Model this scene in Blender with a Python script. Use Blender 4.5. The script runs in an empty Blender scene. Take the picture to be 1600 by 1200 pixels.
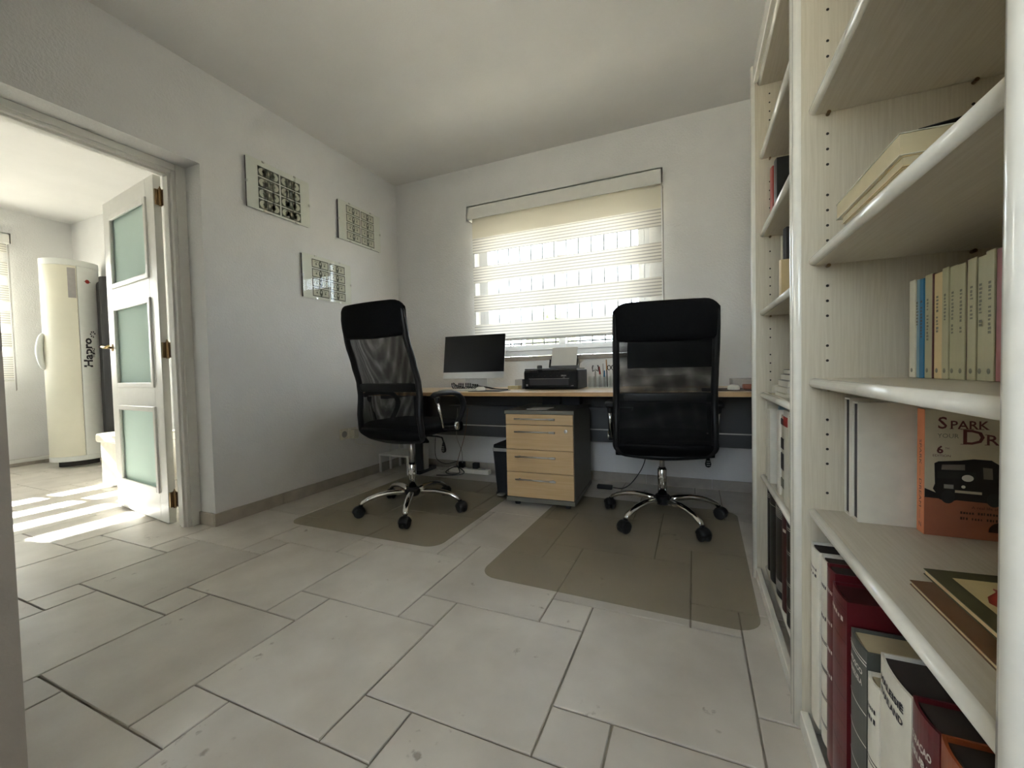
import bpy, bmesh, math, random
from mathutils import Vector, Matrix
random.seed(7)
SC = bpy.context.scene
COL = SC.collection
R = math.radians

# ------------------------------------------------------------------ camera
YAW, PIT, ROL, FPX = R(23.585), R(1.8215), R(1.3323), 651.73
CAMPOS = Vector((0, 0, 0.88))
fw = Vector((-math.sin(YAW)*math.cos(PIT), math.cos(YAW)*math.cos(PIT), -math.sin(PIT)))
rt = Vector((math.cos(YAW), math.sin(YAW), 0)); dn = fw.cross(rt)
rx = math.cos(ROL)*rt + math.sin(ROL)*dn
dy = -math.sin(ROL)*rt + math.cos(ROL)*dn
cam = bpy.data.cameras.new('camera'); camo = bpy.data.objects.new('camera', cam); COL.objects.link(camo)
cam.sensor_width = 36; cam.lens = FPX/1600*36; cam.clip_start = 0.02; cam.clip_end = 400
up = -dy; bk = -fw
camo.matrix_world = Matrix(((rx.x, up.x, bk.x, CAMPOS.x), (rx.y, up.y, bk.y, CAMPOS.y), (rx.z, up.z, bk.z, CAMPOS.z), (0, 0, 0, 1)))
SC.camera = camo
# ------------------------------------------------------------------ world, sun, exposure
W = bpy.data.worlds.new('sky'); SC.world = W; W.use_nodes = True
wn = W.node_tree; bgn = wn.nodes['Background']
SUN_DIR = Vector((1, 0.15, -0.62)).normalized()
sky = wn.nodes.new('ShaderNodeTexSky'); sky.sky_type = 'HOSEK_WILKIE'
sky.sun_direction = -SUN_DIR; sky.turbidity = 4.0; sky.ground_albedo = 0.4
hs = wn.nodes.new('ShaderNodeHueSaturation'); hs.inputs['Saturation'].default_value = 0.42
wn.links.new(sky.outputs[0], hs.inputs['Color']); wn.links.new(hs.outputs[0], bgn.inputs[0])
bgn.inputs[1].default_value = 75.0
sl = bpy.data.lights.new('sun', 'SUN'); sl.energy = 110; sl.angle = R(0.6); sl.color = (1, 0.98, 0.94)
so = bpy.data.objects.new('sun', sl); COL.objects.link(so)
so.rotation_euler = (-SUN_DIR).to_track_quat('Z', 'Y').to_euler(); so.location = (-20, -3, 14)
SC.view_settings.view_transform = 'Standard'; SC.view_settings.look = 'None'
SC.view_settings.gamma = 1; SC.view_settings.use_curve_mapping = False
SC.view_settings.exposure = 0.2
cy = SC.cycles
cy.use_denoising = True; cy.use_adaptive_sampling = True; cy.adaptive_threshold = 0.035
cy.max_bounces = 8; cy.diffuse_bounces = 5; cy.glossy_bounces = 3; cy.transmission_bounces = 4; cy.transparent_max_bounces = 16
cy.sample_clamp_indirect = 12

# ------------------------------------------------------------------ materials
def srgb(r, g, b):
    f = lambda c: (c/255/12.92) if c/255 <= .04045 else ((c/255+.055)/1.055)**2.4
    return (f(r), f(g), f(b), 1)
def mat(name, col, rough=.5, metal=0, spec=.5, noise=0, nscale=20, bump=0, bscale=80, coat=0, rnd=0):
    m = bpy.data.materials.new(name); m.use_nodes = True
    nt = m.node_tree; p = nt.nodes['Principled BSDF']
    p.inputs['Roughness'].default_value = rough; p.inputs['Metallic'].default_value = metal
    p.inputs['Specular IOR Level'].default_value = spec; p.inputs['Coat Weight'].default_value = coat
    c = col if len(col) == 4 else (*col, 1)
    tc = nt.nodes.new('ShaderNodeTexCoord')
    nz = nt.nodes.new('ShaderNodeTexNoise'); nz.inputs['Scale'].default_value = nscale; nz.inputs['Detail'].default_value = 4
    nt.links.new(tc.outputs['Object'], nz.inputs['Vector'])
    mp = nt.nodes.new('ShaderNodeMapRange'); mp.inputs['To Min'].default_value = 1-max(noise, .02); mp.inputs['To Max'].default_value = 1+max(noise, .02)
    mp.inputs['From Min'].default_value = .3; mp.inputs['From Max'].default_value = .7
    nt.links.new(nz.outputs['Fac'], mp.inputs['Value'])
    mx = nt.nodes.new('ShaderNodeMix'); mx.data_type = 'RGBA'; mx.blend_type = 'MULTIPLY'; mx.inputs['Factor'].default_value = 1
    mx.inputs['A'].default_value = c
    last = mp.outputs['Result']
    if rnd:
        oi = nt.nodes.new('ShaderNodeObjectInfo'); m2 = nt.nodes.new('ShaderNodeMapRange')
        m2.inputs['To Min'].default_value = 1-rnd; m2.inputs['To Max'].default_value = 1+rnd
        nt.links.new(oi.outputs['Random'], m2.inputs['Value'])
        mu = nt.nodes.new('ShaderNodeMath'); mu.operation = 'MULTIPLY'
        nt.links.new(last, mu.inputs[0]); nt.links.new(m2.outputs['Result'], mu.inputs[1]); last = mu.outputs[0]
    nt.links.new(last, mx.inputs['B']); nt.links.new(mx.outputs['Result'], p.inputs['Base Color'])
    if bump:
        n2 = nt.nodes.new('ShaderNodeTexNoise'); n2.inputs['Scale'].default_value = bscale; n2.inputs['Detail'].default_value = 3
        nt.links.new(tc.outputs['Object'], n2.inputs['Vector'])
        b = nt.nodes.new('ShaderNodeBump'); b.inputs['Strength'].default_value = bump; b.inputs['Distance'].default_value = .004
        nt.links.new(n2.outputs['Fac'], b.inputs['Height']); nt.links.new(b.outputs[0], p.inputs['Normal'])
    return m
def wood(name, c1, c2, axis, scale=60, rough=.45):
    m = mat(name, c1, rough); nt = m.node_tree; p = nt.nodes['Principled BSDF']
    tc = nt.nodes.new('ShaderNodeTexCoord'); mp = nt.nodes.new('ShaderNodeMapping')
    s = [scale, scale, scale]; s['xyz'.index(axis)] = scale*.04
    mp.inputs['Scale'].default_value = s
    nz = nt.nodes.new('ShaderNodeTexNoise'); nz.inputs['Scale'].default_value = 3; nz.inputs['Detail'].default_value = 6; nz.inputs['Distortion'].default_value = .6
    nt.links.new(tc.outputs['Object'], mp.inputs['Vector']); nt.links.new(mp.outputs[0], nz.inputs['Vector'])
    cr = nt.nodes.new('ShaderNodeValToRGB'); cr.color_ramp.elements[0].position = .35; cr.color_ramp.elements[1].position = .65
    cr.color_ramp.elements[0].color = c1; cr.color_ramp.elements[1].color = c2
    nt.links.new(nz.outputs['Fac'], cr.inputs['Fac']); nt.links.new(cr.outputs[0], p.inputs['Base Color'])
    return m
def glassy(name, tint=(1, 1, 1, 1), rough=.0, refl=1.5):
    m = bpy.data.materials.new(name); m.use_nodes = True; nt = m.node_tree; nt.nodes.remove(nt.nodes['Principled BSDF'])
    out = nt.nodes['Material Output']; t = nt.nodes.new('ShaderNodeBsdfTransparent'); g = nt.nodes.new('ShaderNodeBsdfGlossy')
    g.inputs['Roughness'].default_value = rough; t.inputs[0].default_value = tint
    f = nt.nodes.new('ShaderNodeFresnel'); ge = nt.nodes.new('ShaderNodeNewGeometry'); mr = nt.nodes.new('ShaderNodeMapRange')
    mr.inputs['To Min'].default_value = refl; mr.inputs['To Max'].default_value = 1/refl; nt.links.new(ge.outputs['Backfacing'], mr.inputs[0]); nt.links.new(mr.outputs[0], f.inputs['IOR'])
    mx = nt.nodes.new('ShaderNodeMixShader'); nt.links.new(f.outputs[0], mx.inputs[0])
    nt.links.new(t.outputs[0], mx.inputs[1]); nt.links.new(g.outputs[0], mx.inputs[2]); nt.links.new(mx.outputs[0], out.inputs[0])
    return m
def fabric(name, col, transl, transp, lines=0, pitch=.0235, z0=0, lam=.55):
    """woven blind cloth: diffuse + translucent + open weave; lines = darker woven threads"""
    m = bpy.data.materials.new(name); m.use_nodes = True; nt = m.node_tree; nt.nodes.remove(nt.nodes['Principled BSDF'])
    out = nt.nodes['Material Output']
    d = nt.nodes.new('ShaderNodeBsdfDiffuse'); tl = nt.nodes.new('ShaderNodeBsdfTranslucent'); tp = nt.nodes.new('ShaderNodeBsdfTransparent')
    d.inputs[0].default_value = col; tl.inputs[0].default_value = col
    if lines:
        tc = nt.nodes.new('ShaderNodeTexCoord'); sx = nt.nodes.new('ShaderNodeSeparateXYZ'); nt.links.new(tc.outputs['Object'], sx.inputs[0])
        ad = nt.nodes.new('ShaderNodeMath'); ad.operation = 'ADD'; ad.inputs[1].default_value = -z0; nt.links.new(sx.outputs['Z'], ad.inputs[0])
        dv = nt.nodes.new('ShaderNodeMath'); dv.operation = 'DIVIDE'; dv.inputs[1].default_value = pitch; nt.links.new(ad.outputs[0], dv.inputs[0])
        fr = nt.nodes.new('ShaderNodeMath'); fr.operation = 'FRACT'; nt.links.new(dv.outputs[0], fr.inputs[0])
        lt = nt.nodes.new('ShaderNodeMath'); lt.operation = 'LESS_THAN'; lt.inputs[1].default_value = .3; nt.links.new(fr.outputs[0], lt.inputs[0])
        mc = nt.nodes.new('ShaderNodeMix'); mc.data_type = 'RGBA'; nt.links.new(lt.outputs[0], mc.inputs['Factor'])
        mc.inputs['A'].default_value = col; mc.inputs['B'].default_value = tuple(c*lam for c in col[:3])+(1,)
        nt.links.new(mc.outputs['Result'], tl.inputs[0]); nt.links.new(mc.outputs['Result'], d.inputs[0])
    m1 = nt.nodes.new('ShaderNodeMixShader'); m1.inputs[0].default_value = transl
    nt.links.new(d.outputs[0], m1.inputs[1]); nt.links.new(tl.outputs[0], m1.inputs[2])
    m2 = nt.nodes.new('ShaderNodeMixShader'); m2.inputs[0].default_value = transp
    nt.links.new(m1.outputs[0], m2.inputs[1]); nt.links.new(tp.outputs[0], m2.inputs[2]); nt.links.new(m2.outputs[0], out.inputs[0])
    return m
M = {}
M['wall'] = mat('wall_paint', (.81, .805, .79), .85, spec=.2, noise=.02, nscale=6, bump=.6, bscale=90)
M['ceil'] = mat('ceiling_paint', (.81, .80, .775), .9, spec=.2, noise=.02, nscale=4, bump=.2, bscale=120)
M['mortar'] = mat('mortar', (.26, .23, .185), .9, noise=.15)
M['base'] = mat('baseboard_tile', (.40, .36, .30), .45, noise=.12, nscale=12, rnd=.06)
M['white'] = mat('white_lacquer', (.80, .79, .74), .35)
M['pvc'] = mat('white_pvc', (.52, .53, .54), .3)
M['taupe'] = mat('dark_taupe', (.27, .235, .20), .8, noise=.03, bump=.2)  # even taupe for the near wall stub, darker than the other walls
M['stone'] = mat('sill_stone', (.34, .30, .25), .4, noise=.1)
M['glass'] = glassy('clear_glass', (.97, .985, .98, 1))
M['picglass'] = glassy('picture_glass', (.98, .99, .98, 1), .02, 1.3)
M['frost'] = fabric('frosted_glass', (.78, .89, .85, 1), .5, .03)
M['brass'] = mat('brass', (.55, .40, .18), .25, metal=1)
M['bronze'] = mat('bronze', (.28, .20, .11), .35, metal=1)
M['iron'] = mat('grille_iron', (.02, .022, .026), .5)
M['case'] = wood('bookcase_ash', srgb(206, 198, 178), srgb(196, 187, 165), 'z', 70)
M['shelf'] = wood('shelf_ash', srgb(210, 203, 187), srgb(202, 194, 176), 'y', 70)
M['nose'] = mat('bookcase_edge', srgb(236, 233, 222), .22, noise=.03, nscale=40, coat=.4)
M['hole'] = mat('pin_hole', (.03, .025, .02), .9)
M['maple'] = wood('maple', srgb(212, 182, 138), srgb(204, 171, 125), 'x', 30)
M['mapleedge'] = wood('maple_edge', srgb(196, 158, 112), srgb(184, 145, 98), 'x', 30)
M['desktop'] = wood('desk_maple', srgb(222, 196, 156), srgb(212, 184, 142), 'x', 30, .3)
M['grey'] = mat('grey_laminate', srgb(112, 110, 100), .5, noise=.05)
M['dgrey'] = mat('dark_grey_steel', srgb(74, 74, 74), .5)
M['steel'] = mat('brushed_steel', (.62, .60, .56), .3, metal=1)
M['chrome'] = mat('chrome', (.80, .80, .79), .08, metal=1)
M['black'] = mat('black_plastic', (.008, .008, .009), .45, spec=.35, noise=.1)
M['rubber'] = mat('black_rubber', (.012, .012, .012), .65)
M['leather'] = mat('black_leatherette', (.006, .006, .007), .75, spec=.12, noise=.15, nscale=60, bump=.15, bscale=300)
def woven(name, rot, p):
    m = bpy.data.materials.new(name); m.use_nodes = True; nt = m.node_tree; b = nt.nodes['Principled BSDF']; out = nt.nodes['Material Output']
    b.inputs['Base Color'].default_value = (.008, .008, .009, 1); b.inputs['Roughness'].default_value = .7; b.inputs['Specular IOR Level'].default_value = .2
    tc = nt.nodes.new('ShaderNodeTexCoord'); mp = nt.nodes.new('ShaderNodeMapping'); mp.inputs['Rotation'].default_value = (0, rot, 0); mp.inputs['Scale'].default_value = (1/p, 1/p, 1/p)
    nt.links.new(tc.outputs['Object'], mp.inputs[0]); sx = nt.nodes.new('ShaderNodeSeparateXYZ'); nt.links.new(mp.outputs[0], sx.inputs[0]); prev = None
    for ax in 'XZ':
        f = nt.nodes.new('ShaderNodeMath'); f.operation = 'FRACT'; nt.links.new(sx.outputs[ax], f.inputs[0])
        l = nt.nodes.new('ShaderNodeMath'); l.operation = 'LESS_THAN'; l.inputs[1].default_value = .70 if ax == 'Z' else .64; nt.links.new(f.outputs[0], l.inputs[0])
        if prev is None: prev = l
        else:
            q = nt.nodes.new('ShaderNodeMath'); q.operation = 'MULTIPLY'; nt.links.new(prev.outputs[0], q.inputs[0]); nt.links.new(l.outputs[0], q.inputs[1]); prev = q
    t = nt.nodes.new('ShaderNodeBsdfTransparent'); mx = nt.nodes.new('ShaderNodeMixShader'); nt.links.new(prev.outputs[0], mx.inputs[0])
    nt.links.new(b.outputs[0], mx.inputs[1]); nt.links.new(t.outputs[0], mx.inputs[2]); nt.links.new(mx.outputs[0], out.inputs[0])
    return m
M['mesh'] = woven('black_mesh_rear', 0, .0030); M['mesh2'] = woven('black_mesh_front', R(1.6), .00304)
M['alu'] = mat('aluminium', (.62, .61, .58), .4, metal=.5)
M['screen'] = mat('screen_glass', (.010, .010, .011), .25, spec=.3)
M['gloss'] = mat('gloss_black', (.02, .021, .023), .22, spec=.6)
M['paper'] = mat('paper', (.78, .74, .66), .8)
M['printpaper'] = mat('print_paper', (.82, .81, .75), .7)
M['billdark'] = mat('banknote_dark', (.10, .10, .078), .8, noise=.4, nscale=120)
M['billpale'] = mat('banknote_pale', (.62, .60, .50), .8, noise=.15, nscale=150)
M['billmid'] = mat('banknote_mid', (.18, .18, .14), .8, noise=.3, nscale=200)
M['cream'] = mat('cream_panel', srgb(232, 229, 210), .4, noise=.06, nscale=2)
M['tubwhite'] = mat('sunbed_white', srgb(228, 230, 224), .35)
M['print'] = mat('dark_print', (.02, .02, .025), .6)
M['printw'] = mat('white_print', (.75, .72, .66), .6)
M['maroonprint'] = mat('maroon_print', (.10, .015, .015), .6)
M['red'] = mat('red_enamel', (.35, .03, .02), .3)
def colm(n, *rgb, rough=.5): 
    M[n] = mat(n, srgb(*rgb), rough, noise=.06, nscale=25); return M[n]
colm('bk_white', 226, 222, 208, rough=.35); colm('bk_red', 92, 20, 28, rough=.35); colm('bk_maroon', 72, 24, 26, rough=.4)
colm('bk_grey', 82, 84, 78); colm('bk_orange', 150, 74, 36, rough=.4); colm('bk_black', 22, 21, 21, rough=.35)
colm('pages', 196, 184, 150, rough=.9); colm('pages_dark', 60, 50, 44, rough=.9); colm('olivegrey', 172, 168, 136)
colm('blue', 30, 108, 148); colm('paleblue', 128, 156, 168); colm('tan', 208, 186, 140); colm('rose', 150, 92, 92); colm('offwhite', 208, 204, 184)
colm('beige', 208, 200, 178); colm('terracotta', 168, 104, 80); colm('salmon', 214, 134, 92); colm('carblack', 24, 20, 24); colm('carglass', 120, 112, 106)
colm('darkbrown', 70, 42, 30); colm('oldgreen', 84, 82, 52); colm('oldbrown', 110, 78, 50); colm('olive_yellow', 206, 190, 140)
colm('tan_box', 190, 176, 134); colm('greybox', 168, 164, 160); colm('pencil_red', 150, 40, 34); colm('cable_grey', 150, 146, 138)
colm('leaf', 168, 174, 142); colm('trunk', 96, 78, 60); colm('terrace', 205, 196, 178, rough=.9); colm('garden_white', 235, 230, 220, rough=.9)
colm('binbody', 34, 36, 42, rough=.4); colm('coat', 54, 54, 54, rough=.9); colm('wood_brush', 176, 132, 84)

def tile_mat():
    m = bpy.data.materials.new('ceramic_tile'); m.use_nodes = True; nt = m.node_tree; p = nt.nodes['Principled BSDF']
    p.inputs['Roughness'].default_value = .42; p.inputs['Specular IOR Level'].default_value = .4
    tc = nt.nodes.new('ShaderNodeTexCoord'); oi = nt.nodes.new('ShaderNodeObjectInfo')
    sc = nt.nodes.new('ShaderNodeVectorMath'); sc.operation = 'SCALE'; sc.inputs[0].default_value = (17, 31, 5); nt.links.new(oi.outputs['Random'], sc.inputs['Scale'])
    ad = nt.nodes.new('ShaderNodeVectorMath'); nt.links.new(tc.outputs['Object'], ad.inputs[0]); nt.links.new(sc.outputs[0], ad.inputs[1])
    n1 = nt.nodes.new('ShaderNodeTexNoise'); n1.inputs['Scale'].default_value = 5; n1.inputs['Detail'].default_value = 5; nt.links.new(ad.outputs[0], n1.inputs[0])
    cr = nt.nodes.new('ShaderNodeValToRGB'); e = cr.color_ramp.elements
    e[0].position = .3; e[0].color = (.515, .475, .415, 1); e[1].position = .75; e[1].color = (.645, .605, .54, 1)
    nt.links.new(n1.outputs['Fac'], cr.inputs[0])
    n3 = nt.nodes.new('ShaderNodeTexNoise'); n3.inputs['Scale'].default_value = 34; n3.inputs['Detail'].default_value = 3; nt.links.new(ad.outputs[0], n3.inputs[0])
    n4 = nt.nodes.new('ShaderNodeTexNoise'); n4.inputs['Scale'].default_value = 7; nt.links.new(ad.outputs[0], n4.inputs[0])
    mu = nt.nodes.new('ShaderNodeMath'); mu.operation = 'MULTIPLY'; nt.links.new(n3.outputs['Fac'], mu.inputs[0]); nt.links.new(n4.outputs['Fac'], mu.inputs[1])
    pit = nt.nodes.new('ShaderNodeMapRange'); pit.inputs['From Min'].default_value = .415; pit.inputs['From Max'].default_value = .50; nt.links.new(mu.outputs[0], pit.inputs[0])
    mx = nt.nodes.new('ShaderNodeMix'); mx.data_type = 'RGBA'; nt.links.new(pit.outputs[0], mx.inputs['Factor']); nt.links.new(cr.outputs[0], mx.inputs['A']); mx.inputs['B'].default_value = (.33, .29, .24, 1)
    rr = nt.nodes.new('ShaderNodeMapRange'); rr.inputs['To Min'].default_value = .93; rr.inputs['To Max'].default_value = 1.06; nt.links.new(oi.outputs['Random'], rr.inputs[0])
    m3 = nt.nodes.new('ShaderNodeMix'); m3.data_type = 'RGBA'; m3.blend_type = 'MULTIPLY'; m3.inputs['Factor'].default_value = 1
    nt.links.new(mx.outputs['Result'], m3.inputs['A']); nt.links.new(rr.outputs[0], m3.inputs['B']); nt.links.new(m3.outputs['Result'], p.inputs['Base Color'])
    b = nt.nodes.new('ShaderNodeBump'); b.invert = True; b.inputs['Strength'].default_value = .5; b.inputs['Distance'].default_value = .002
    nt.links.new(pit.outputs[0], b.inputs['Height']); nt.links.new(b.outputs[0], p.inputs['Normal'])
    return m
M['tile'] = tile_mat()
def mat_vinyl():
    m = bpy.data.materials.new('chair_mat_vinyl'); m.use_nodes = True; nt = m.node_tree; p = nt.nodes['Principled BSDF']
    out = nt.nodes['Material Output']; p.inputs['Base Color'].default_value = (.40, .365, .305, 1); p.inputs['Roughness'].default_value = .38
    t = nt.nodes.new('ShaderNodeBsdfTransparent'); t.inputs[0].default_value = (.95, .935, .88, 1)
    mx = nt.nodes.new('ShaderNodeMixShader'); mx.inputs[0].default_value = .73
    nt.links.new(p.outputs[0], mx.inputs[1]); nt.links.new(t.outputs[0], mx.inputs[2]); nt.links.new(mx.outputs[0], out.inputs[0])
    return m
M['vinyl'] = mat_vinyl()

# ------------------------------------------------------------------ mesh helpers
class MB:
    def __init__(s): s.v = []; s.f = []; s.mi = []; s.cur = 0
    def add(s, vs, fs):
        o = len(s.v); s.v += [Vector(a) for a in vs]; s.f += [tuple(i+o for i in f) for f in fs]; s.mi += [s.cur]*len(fs); return s
    def box(s, x0, x1, y0, y1, z0, z1, T=None):
        vs = [Vector((x, y, z)) for z in (z0, z1) for y in (y0, y1) for x in (x0, x1)]
        if T is not None: vs = [T @ v for v in vs]
        return s.add(vs, [(0, 2, 3, 1), (4, 5, 7, 6), (0, 1, 5, 4), (2, 6, 7, 3), (0, 4, 6, 2), (1, 3, 7, 5)])
    def tube(s, pts, r, n=8, flat=1.0, caps=True, closed=False):
        pts = [Vector(p) for p in pts]; k = len(pts)
        rs = r if isinstance(r, (list, tuple)) else [r]*k
        vs = []; prev = None
        for i, p in enumerate(pts):
            a = pts[i-1] if (i > 0 or closed) else p; b = pts[(i+1) % k] if (i < k-1 or closed) else p
            t = (b-a).normalized()
            if prev is None:
                h = Vector((0, 0, 1)) if abs(t.z) < .9 else Vector((1, 0, 0)); nrm = (h - t*h.dot(t)).normalized()
            else: nrm = (prev - t*prev.dot(t)).normalized()
            prev = nrm; bi = t.cross(nrm)
            for j in range(n):
                an = 2*math.pi*j/n; vs.append(p + rs[i]*(math.cos(an)*nrm*flat + math.sin(an)*bi))
        fs = []
        for i in range(k if closed else k-1):
            for j in range(n):
                a = i*n+j; b = i*n+(j+1) % n; c = ((i+1) % k)*n+(j+1) % n; d = ((i+1) % k)*n+j
                fs.append((a, b, c, d))
        if caps and not closed: fs.append(tuple(range(n-1, -1, -1))); fs.append(tuple((k-1)*n+j for j in range(n)))
        return s.add(vs, fs)
    def lathe(s, prof, n=20, T=None):
        vs = []; k = len(prof)
        for r, z in prof:
            for j in range(n):
                a = 2*math.pi*j/n; v = Vector((r*math.cos(a), r*math.sin(a), z)); vs.append(T @ v if T is not None else v)
        fs = [(i*n+j, i*n+(j+1) % n, (i+1)*n+(j+1) % n, (i+1)*n+j) for i in range(k-1) for j in range(n)]
        fs.append(tuple(range(n-1, -1, -1))); fs.append(tuple((k-1)*n+j for j in range(n)))
        return s.add(vs, fs)
    def prism(s, outl, f0, f1):
        """outl list of 2d; f0,f1 map 2d->3d for both caps"""
        n = len(outl); vs = [f0(*p) for p in outl]+[f1(*p) for p in outl]
        return s.add(vs, [tuple(range(n-1, -1, -1)), tuple(range(n, 2*n))]+[(i, (i+1) % n, n+(i+1) % n, n+i) for i in range(n)])
    def grid(s, fn, nu, nv):
        vs = [fn(i/nu, j/nv) for j in range(nv+1) for i in range(nu+1)]
        return s.add(vs, [(j*(nu+1)+i, j*(nu+1)+i+1, (j+1)*(nu+1)+i+1, (j+1)*(nu+1)+i) for j in range(nv) for i in range(nu)])
    def build(s, name, mats, parent=None, bevel=0, seg=2, smooth=False, world=True, solid=0):
        me = bpy.data.meshes.new(name)
        off = Vector((0, 0, 0))
        if world and parent is not None:
            q = parent
            while q is not None: off += q.location; q = q.parent
        elif parent is None and s.v:
            xs = [v.x for v in s.v]; ys = [v.y for v in s.v]; zs = [v.z for v in s.v]
            off = Vector(((min(xs)+max(xs))/2, (min(ys)+max(ys))/2, min(zs)))
        me.from_pydata([tuple(v-off) for v in s.v], [], s.f)
        for m_ in (mats if isinstance(mats, list) else [mats]): me.materials.append(m_)
        bm = bmesh.new(); bm.from_mesh(me); bmesh.ops.recalc_face_normals(bm, faces=bm.faces); bm.to_mesh(me); bm.free()
        if isinstance(mats, list):
            for p, i in zip(me.polygons, s.mi): p.material_index = i
        if smooth: me.shade_smooth()
        o = bpy.data.objects.new(name, me); COL.objects.link(o)
        if parent is None: o.location = off
        else: o.parent = parent
        if solid:
            md = o.modifiers.new('solid', 'SOLIDIFY'); md.thickness = solid; md.offset = 0
        if bevel:
            md = o.modifiers.new('bevel', 'BEVEL'); md.width = bevel; md.segments = seg; md.limit_method = 'ANGLE'; md.angle_limit = R(40)
            if smooth is False and seg > 1:
                me.shade_smooth(); wn_ = o.modifiers.new('wn', 'WEIGHTED_NORMAL')
        return o
def tag(o, label, cat, group=None):
    o['label'] = label; o['category'] = cat
    if group: o['group'] = group
    return o
def thing(name, label, cat, loc=(0, 0, 0), rz=0, group=None):
    o = bpy.data.objects.new(name, None); COL.objects.link(o); o.location = loc; o.rotation_euler = (0, 0, rz); o.empty_display_size = .05
    return tag(o, label, cat, group)
def struct(o): o['kind'] = 'structure'; return o
def box(name, m, x0, x1, y0, y1, z0, z1, parent=None, bevel=0, seg=2, world=True):
    return MB().box(x0, x1, y0, y1, z0, z1).build(name, m, parent, bevel, seg, world=world)
def share(name, me, parent, loc, mods=None):
    o = bpy.data.objects.new(name, me); COL.objects.link(o); o.parent = parent; o.location = loc; return o
def text(s, size, origin, xd, yd, m, parent, name='lettering', align='LEFT', world=True, wid=None, spacing=1.0, bold=0):
    if s[0] == '#':          # print too small to read in the photo: a row of worn strokes
        rg = random.Random(len(s)); me = bpy.data.meshes.new(name); vs = []; fs = []
        for i, ch in enumerate(s):
            if ch == '#':
                a = i*.55*size; hgt = size*rg.uniform(.5, .7); w_ = size*rg.uniform(.22, .42); k = len(vs)
                vs += [(a, 0, 0), (a+w_, 0, 0), (a+w_, hgt, 0), (a, hgt, 0)]; fs.append((k, k+1, k+2, k+3))
        me.from_pydata(vs, [], fs)
        return place_text(me, name, origin, xd, yd, m, parent, world, wid)
    cu = bpy.data.curves.new(name, 'FONT'); cu.body = s; cu.size = size; cu.align_x = align; cu.resolution_u = 2; cu.space_character = spacing; cu.offset = bold
    o = bpy.data.objects.new(name, cu); COL.objects.link(o)
    bpy.context.view_layer.update()
    dg = bpy.context.evaluated_depsgraph_get(); me = bpy.data.meshes.new_from_object(o.evaluated_get(dg))
    bpy.data.objects.remove(o); bpy.data.curves.remove(cu)
    return place_text(me, name, origin, xd, yd, m, parent, world, wid)
def place_text(me, name, origin, xd, yd, m, parent, world, wid):
    xd = Vector(xd); yd = Vector(yd); org = Vector(origin)
    if world and parent is not None:
        q = parent
        while q is not None: org -= q.location; q = q.parent
    sx = 1
    if wid and me.vertices:
        w0 = max(v.co.x for v in me.vertices)-min(v.co.x for v in me.vertices); sx = wid/w0
    for v in me.vertices: v.co = org + xd*v.co.x*sx + yd*v.co.y
    me.name = name; me.materials.clear(); me.materials.append(m)
    ob = bpy.data.objects.new(name, me); COL.objects.link(ob); ob.parent = parent
    return ob

# ------------------------------------------------------------------ room shell
XL, XR, YB, YF, ZC = -2.60, 0.60, 3.275, -1.80, 2.665
XO, YO = -6.50, 2.42           # other room: far wall x, side wall y
floor = struct(box('floor', M['mortar'], -6.75, XR+.2, YF-.2, YB+.05, -.12, -.005))
struct(box('ceiling', M['ceil'], -6.75, XR+.2, YF-.2, YB+.30, ZC, ZC+.15))
OP0, OP1, OPZ = .62, 1.53, 2.115
w = MB(); w.box(-2.83, XL, OP1, YB, 0, ZC).box(-2.83, XL, YF, OP0, 0, ZC).box(-2.83, XL, OP0, OP1, OPZ, ZC)
struct(w.build('wall_left', M['wall']))
WX0, WX1, WZ0, WZ1 = -1.76, -.295, .995, 2.16
w = MB(); w.box(XL-.23, WX0, YB, YB+.28, 0, ZC).box(WX1, XR+.2, YB, YB+.28, 0, ZC).box(WX0, WX1, YB, YB+.28, 0, WZ0-.03).box(WX0, WX1, YB, YB+.28, WZ1, ZC)
struct(w.build('wall_back', M['wall']))
struct(box('wall_right', M['wall'], XR, XR+.2, YF, YB, 0, ZC))
FX0, FX1, FZ0, FZ1 = -.95, .3, .95, 2.2
w = MB(); w.box(-2.83, FX0, YF-.2, YF, 0, ZC).box(FX1, XR+.2, YF-.2, YF, 0, ZC).box(FX0, FX1, YF-.2, YF, FZ1, ZC).box(FX0, FX1, YF-.2, YF, 0, FZ0)
struct(w.build('wall_front', M['wall']))
# short wall just inside the room beside the camera
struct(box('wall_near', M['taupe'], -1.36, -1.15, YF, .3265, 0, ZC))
# other room
OWY0, OWY1, OWZ0, OWZ1 = .45, 1.86, .93, 2.28
w = MB(); w.box(XO-.25, XO, OWY1, YO+.2, 0, ZC).box(XO-.25, XO, YF, OWY0, 0, ZC).box(XO-.25, XO, OWY0, OWY1, 0, OWZ0).box(XO-.25, XO, OWY0, OWY1, OWZ1, ZC)
struct(w.build('wall_far', M['wall']))
struct(box('wall_side', M['wall'], XO, -2.83, YO, YO+.2, 0, ZC))
w = MB(); w.box(XO-.25, -4.9, YF-.2, YF, 0, ZC).box(-4.3, -2.83, YF-.2, YF, 0, ZC).box(-4.9, -4.3, YF-.2, YF, 0, .95).box(-4.9, -4.3, YF-.2, YF, 2.1, ZC)
struct(w.build('wall_rear', M['wall']))

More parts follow.
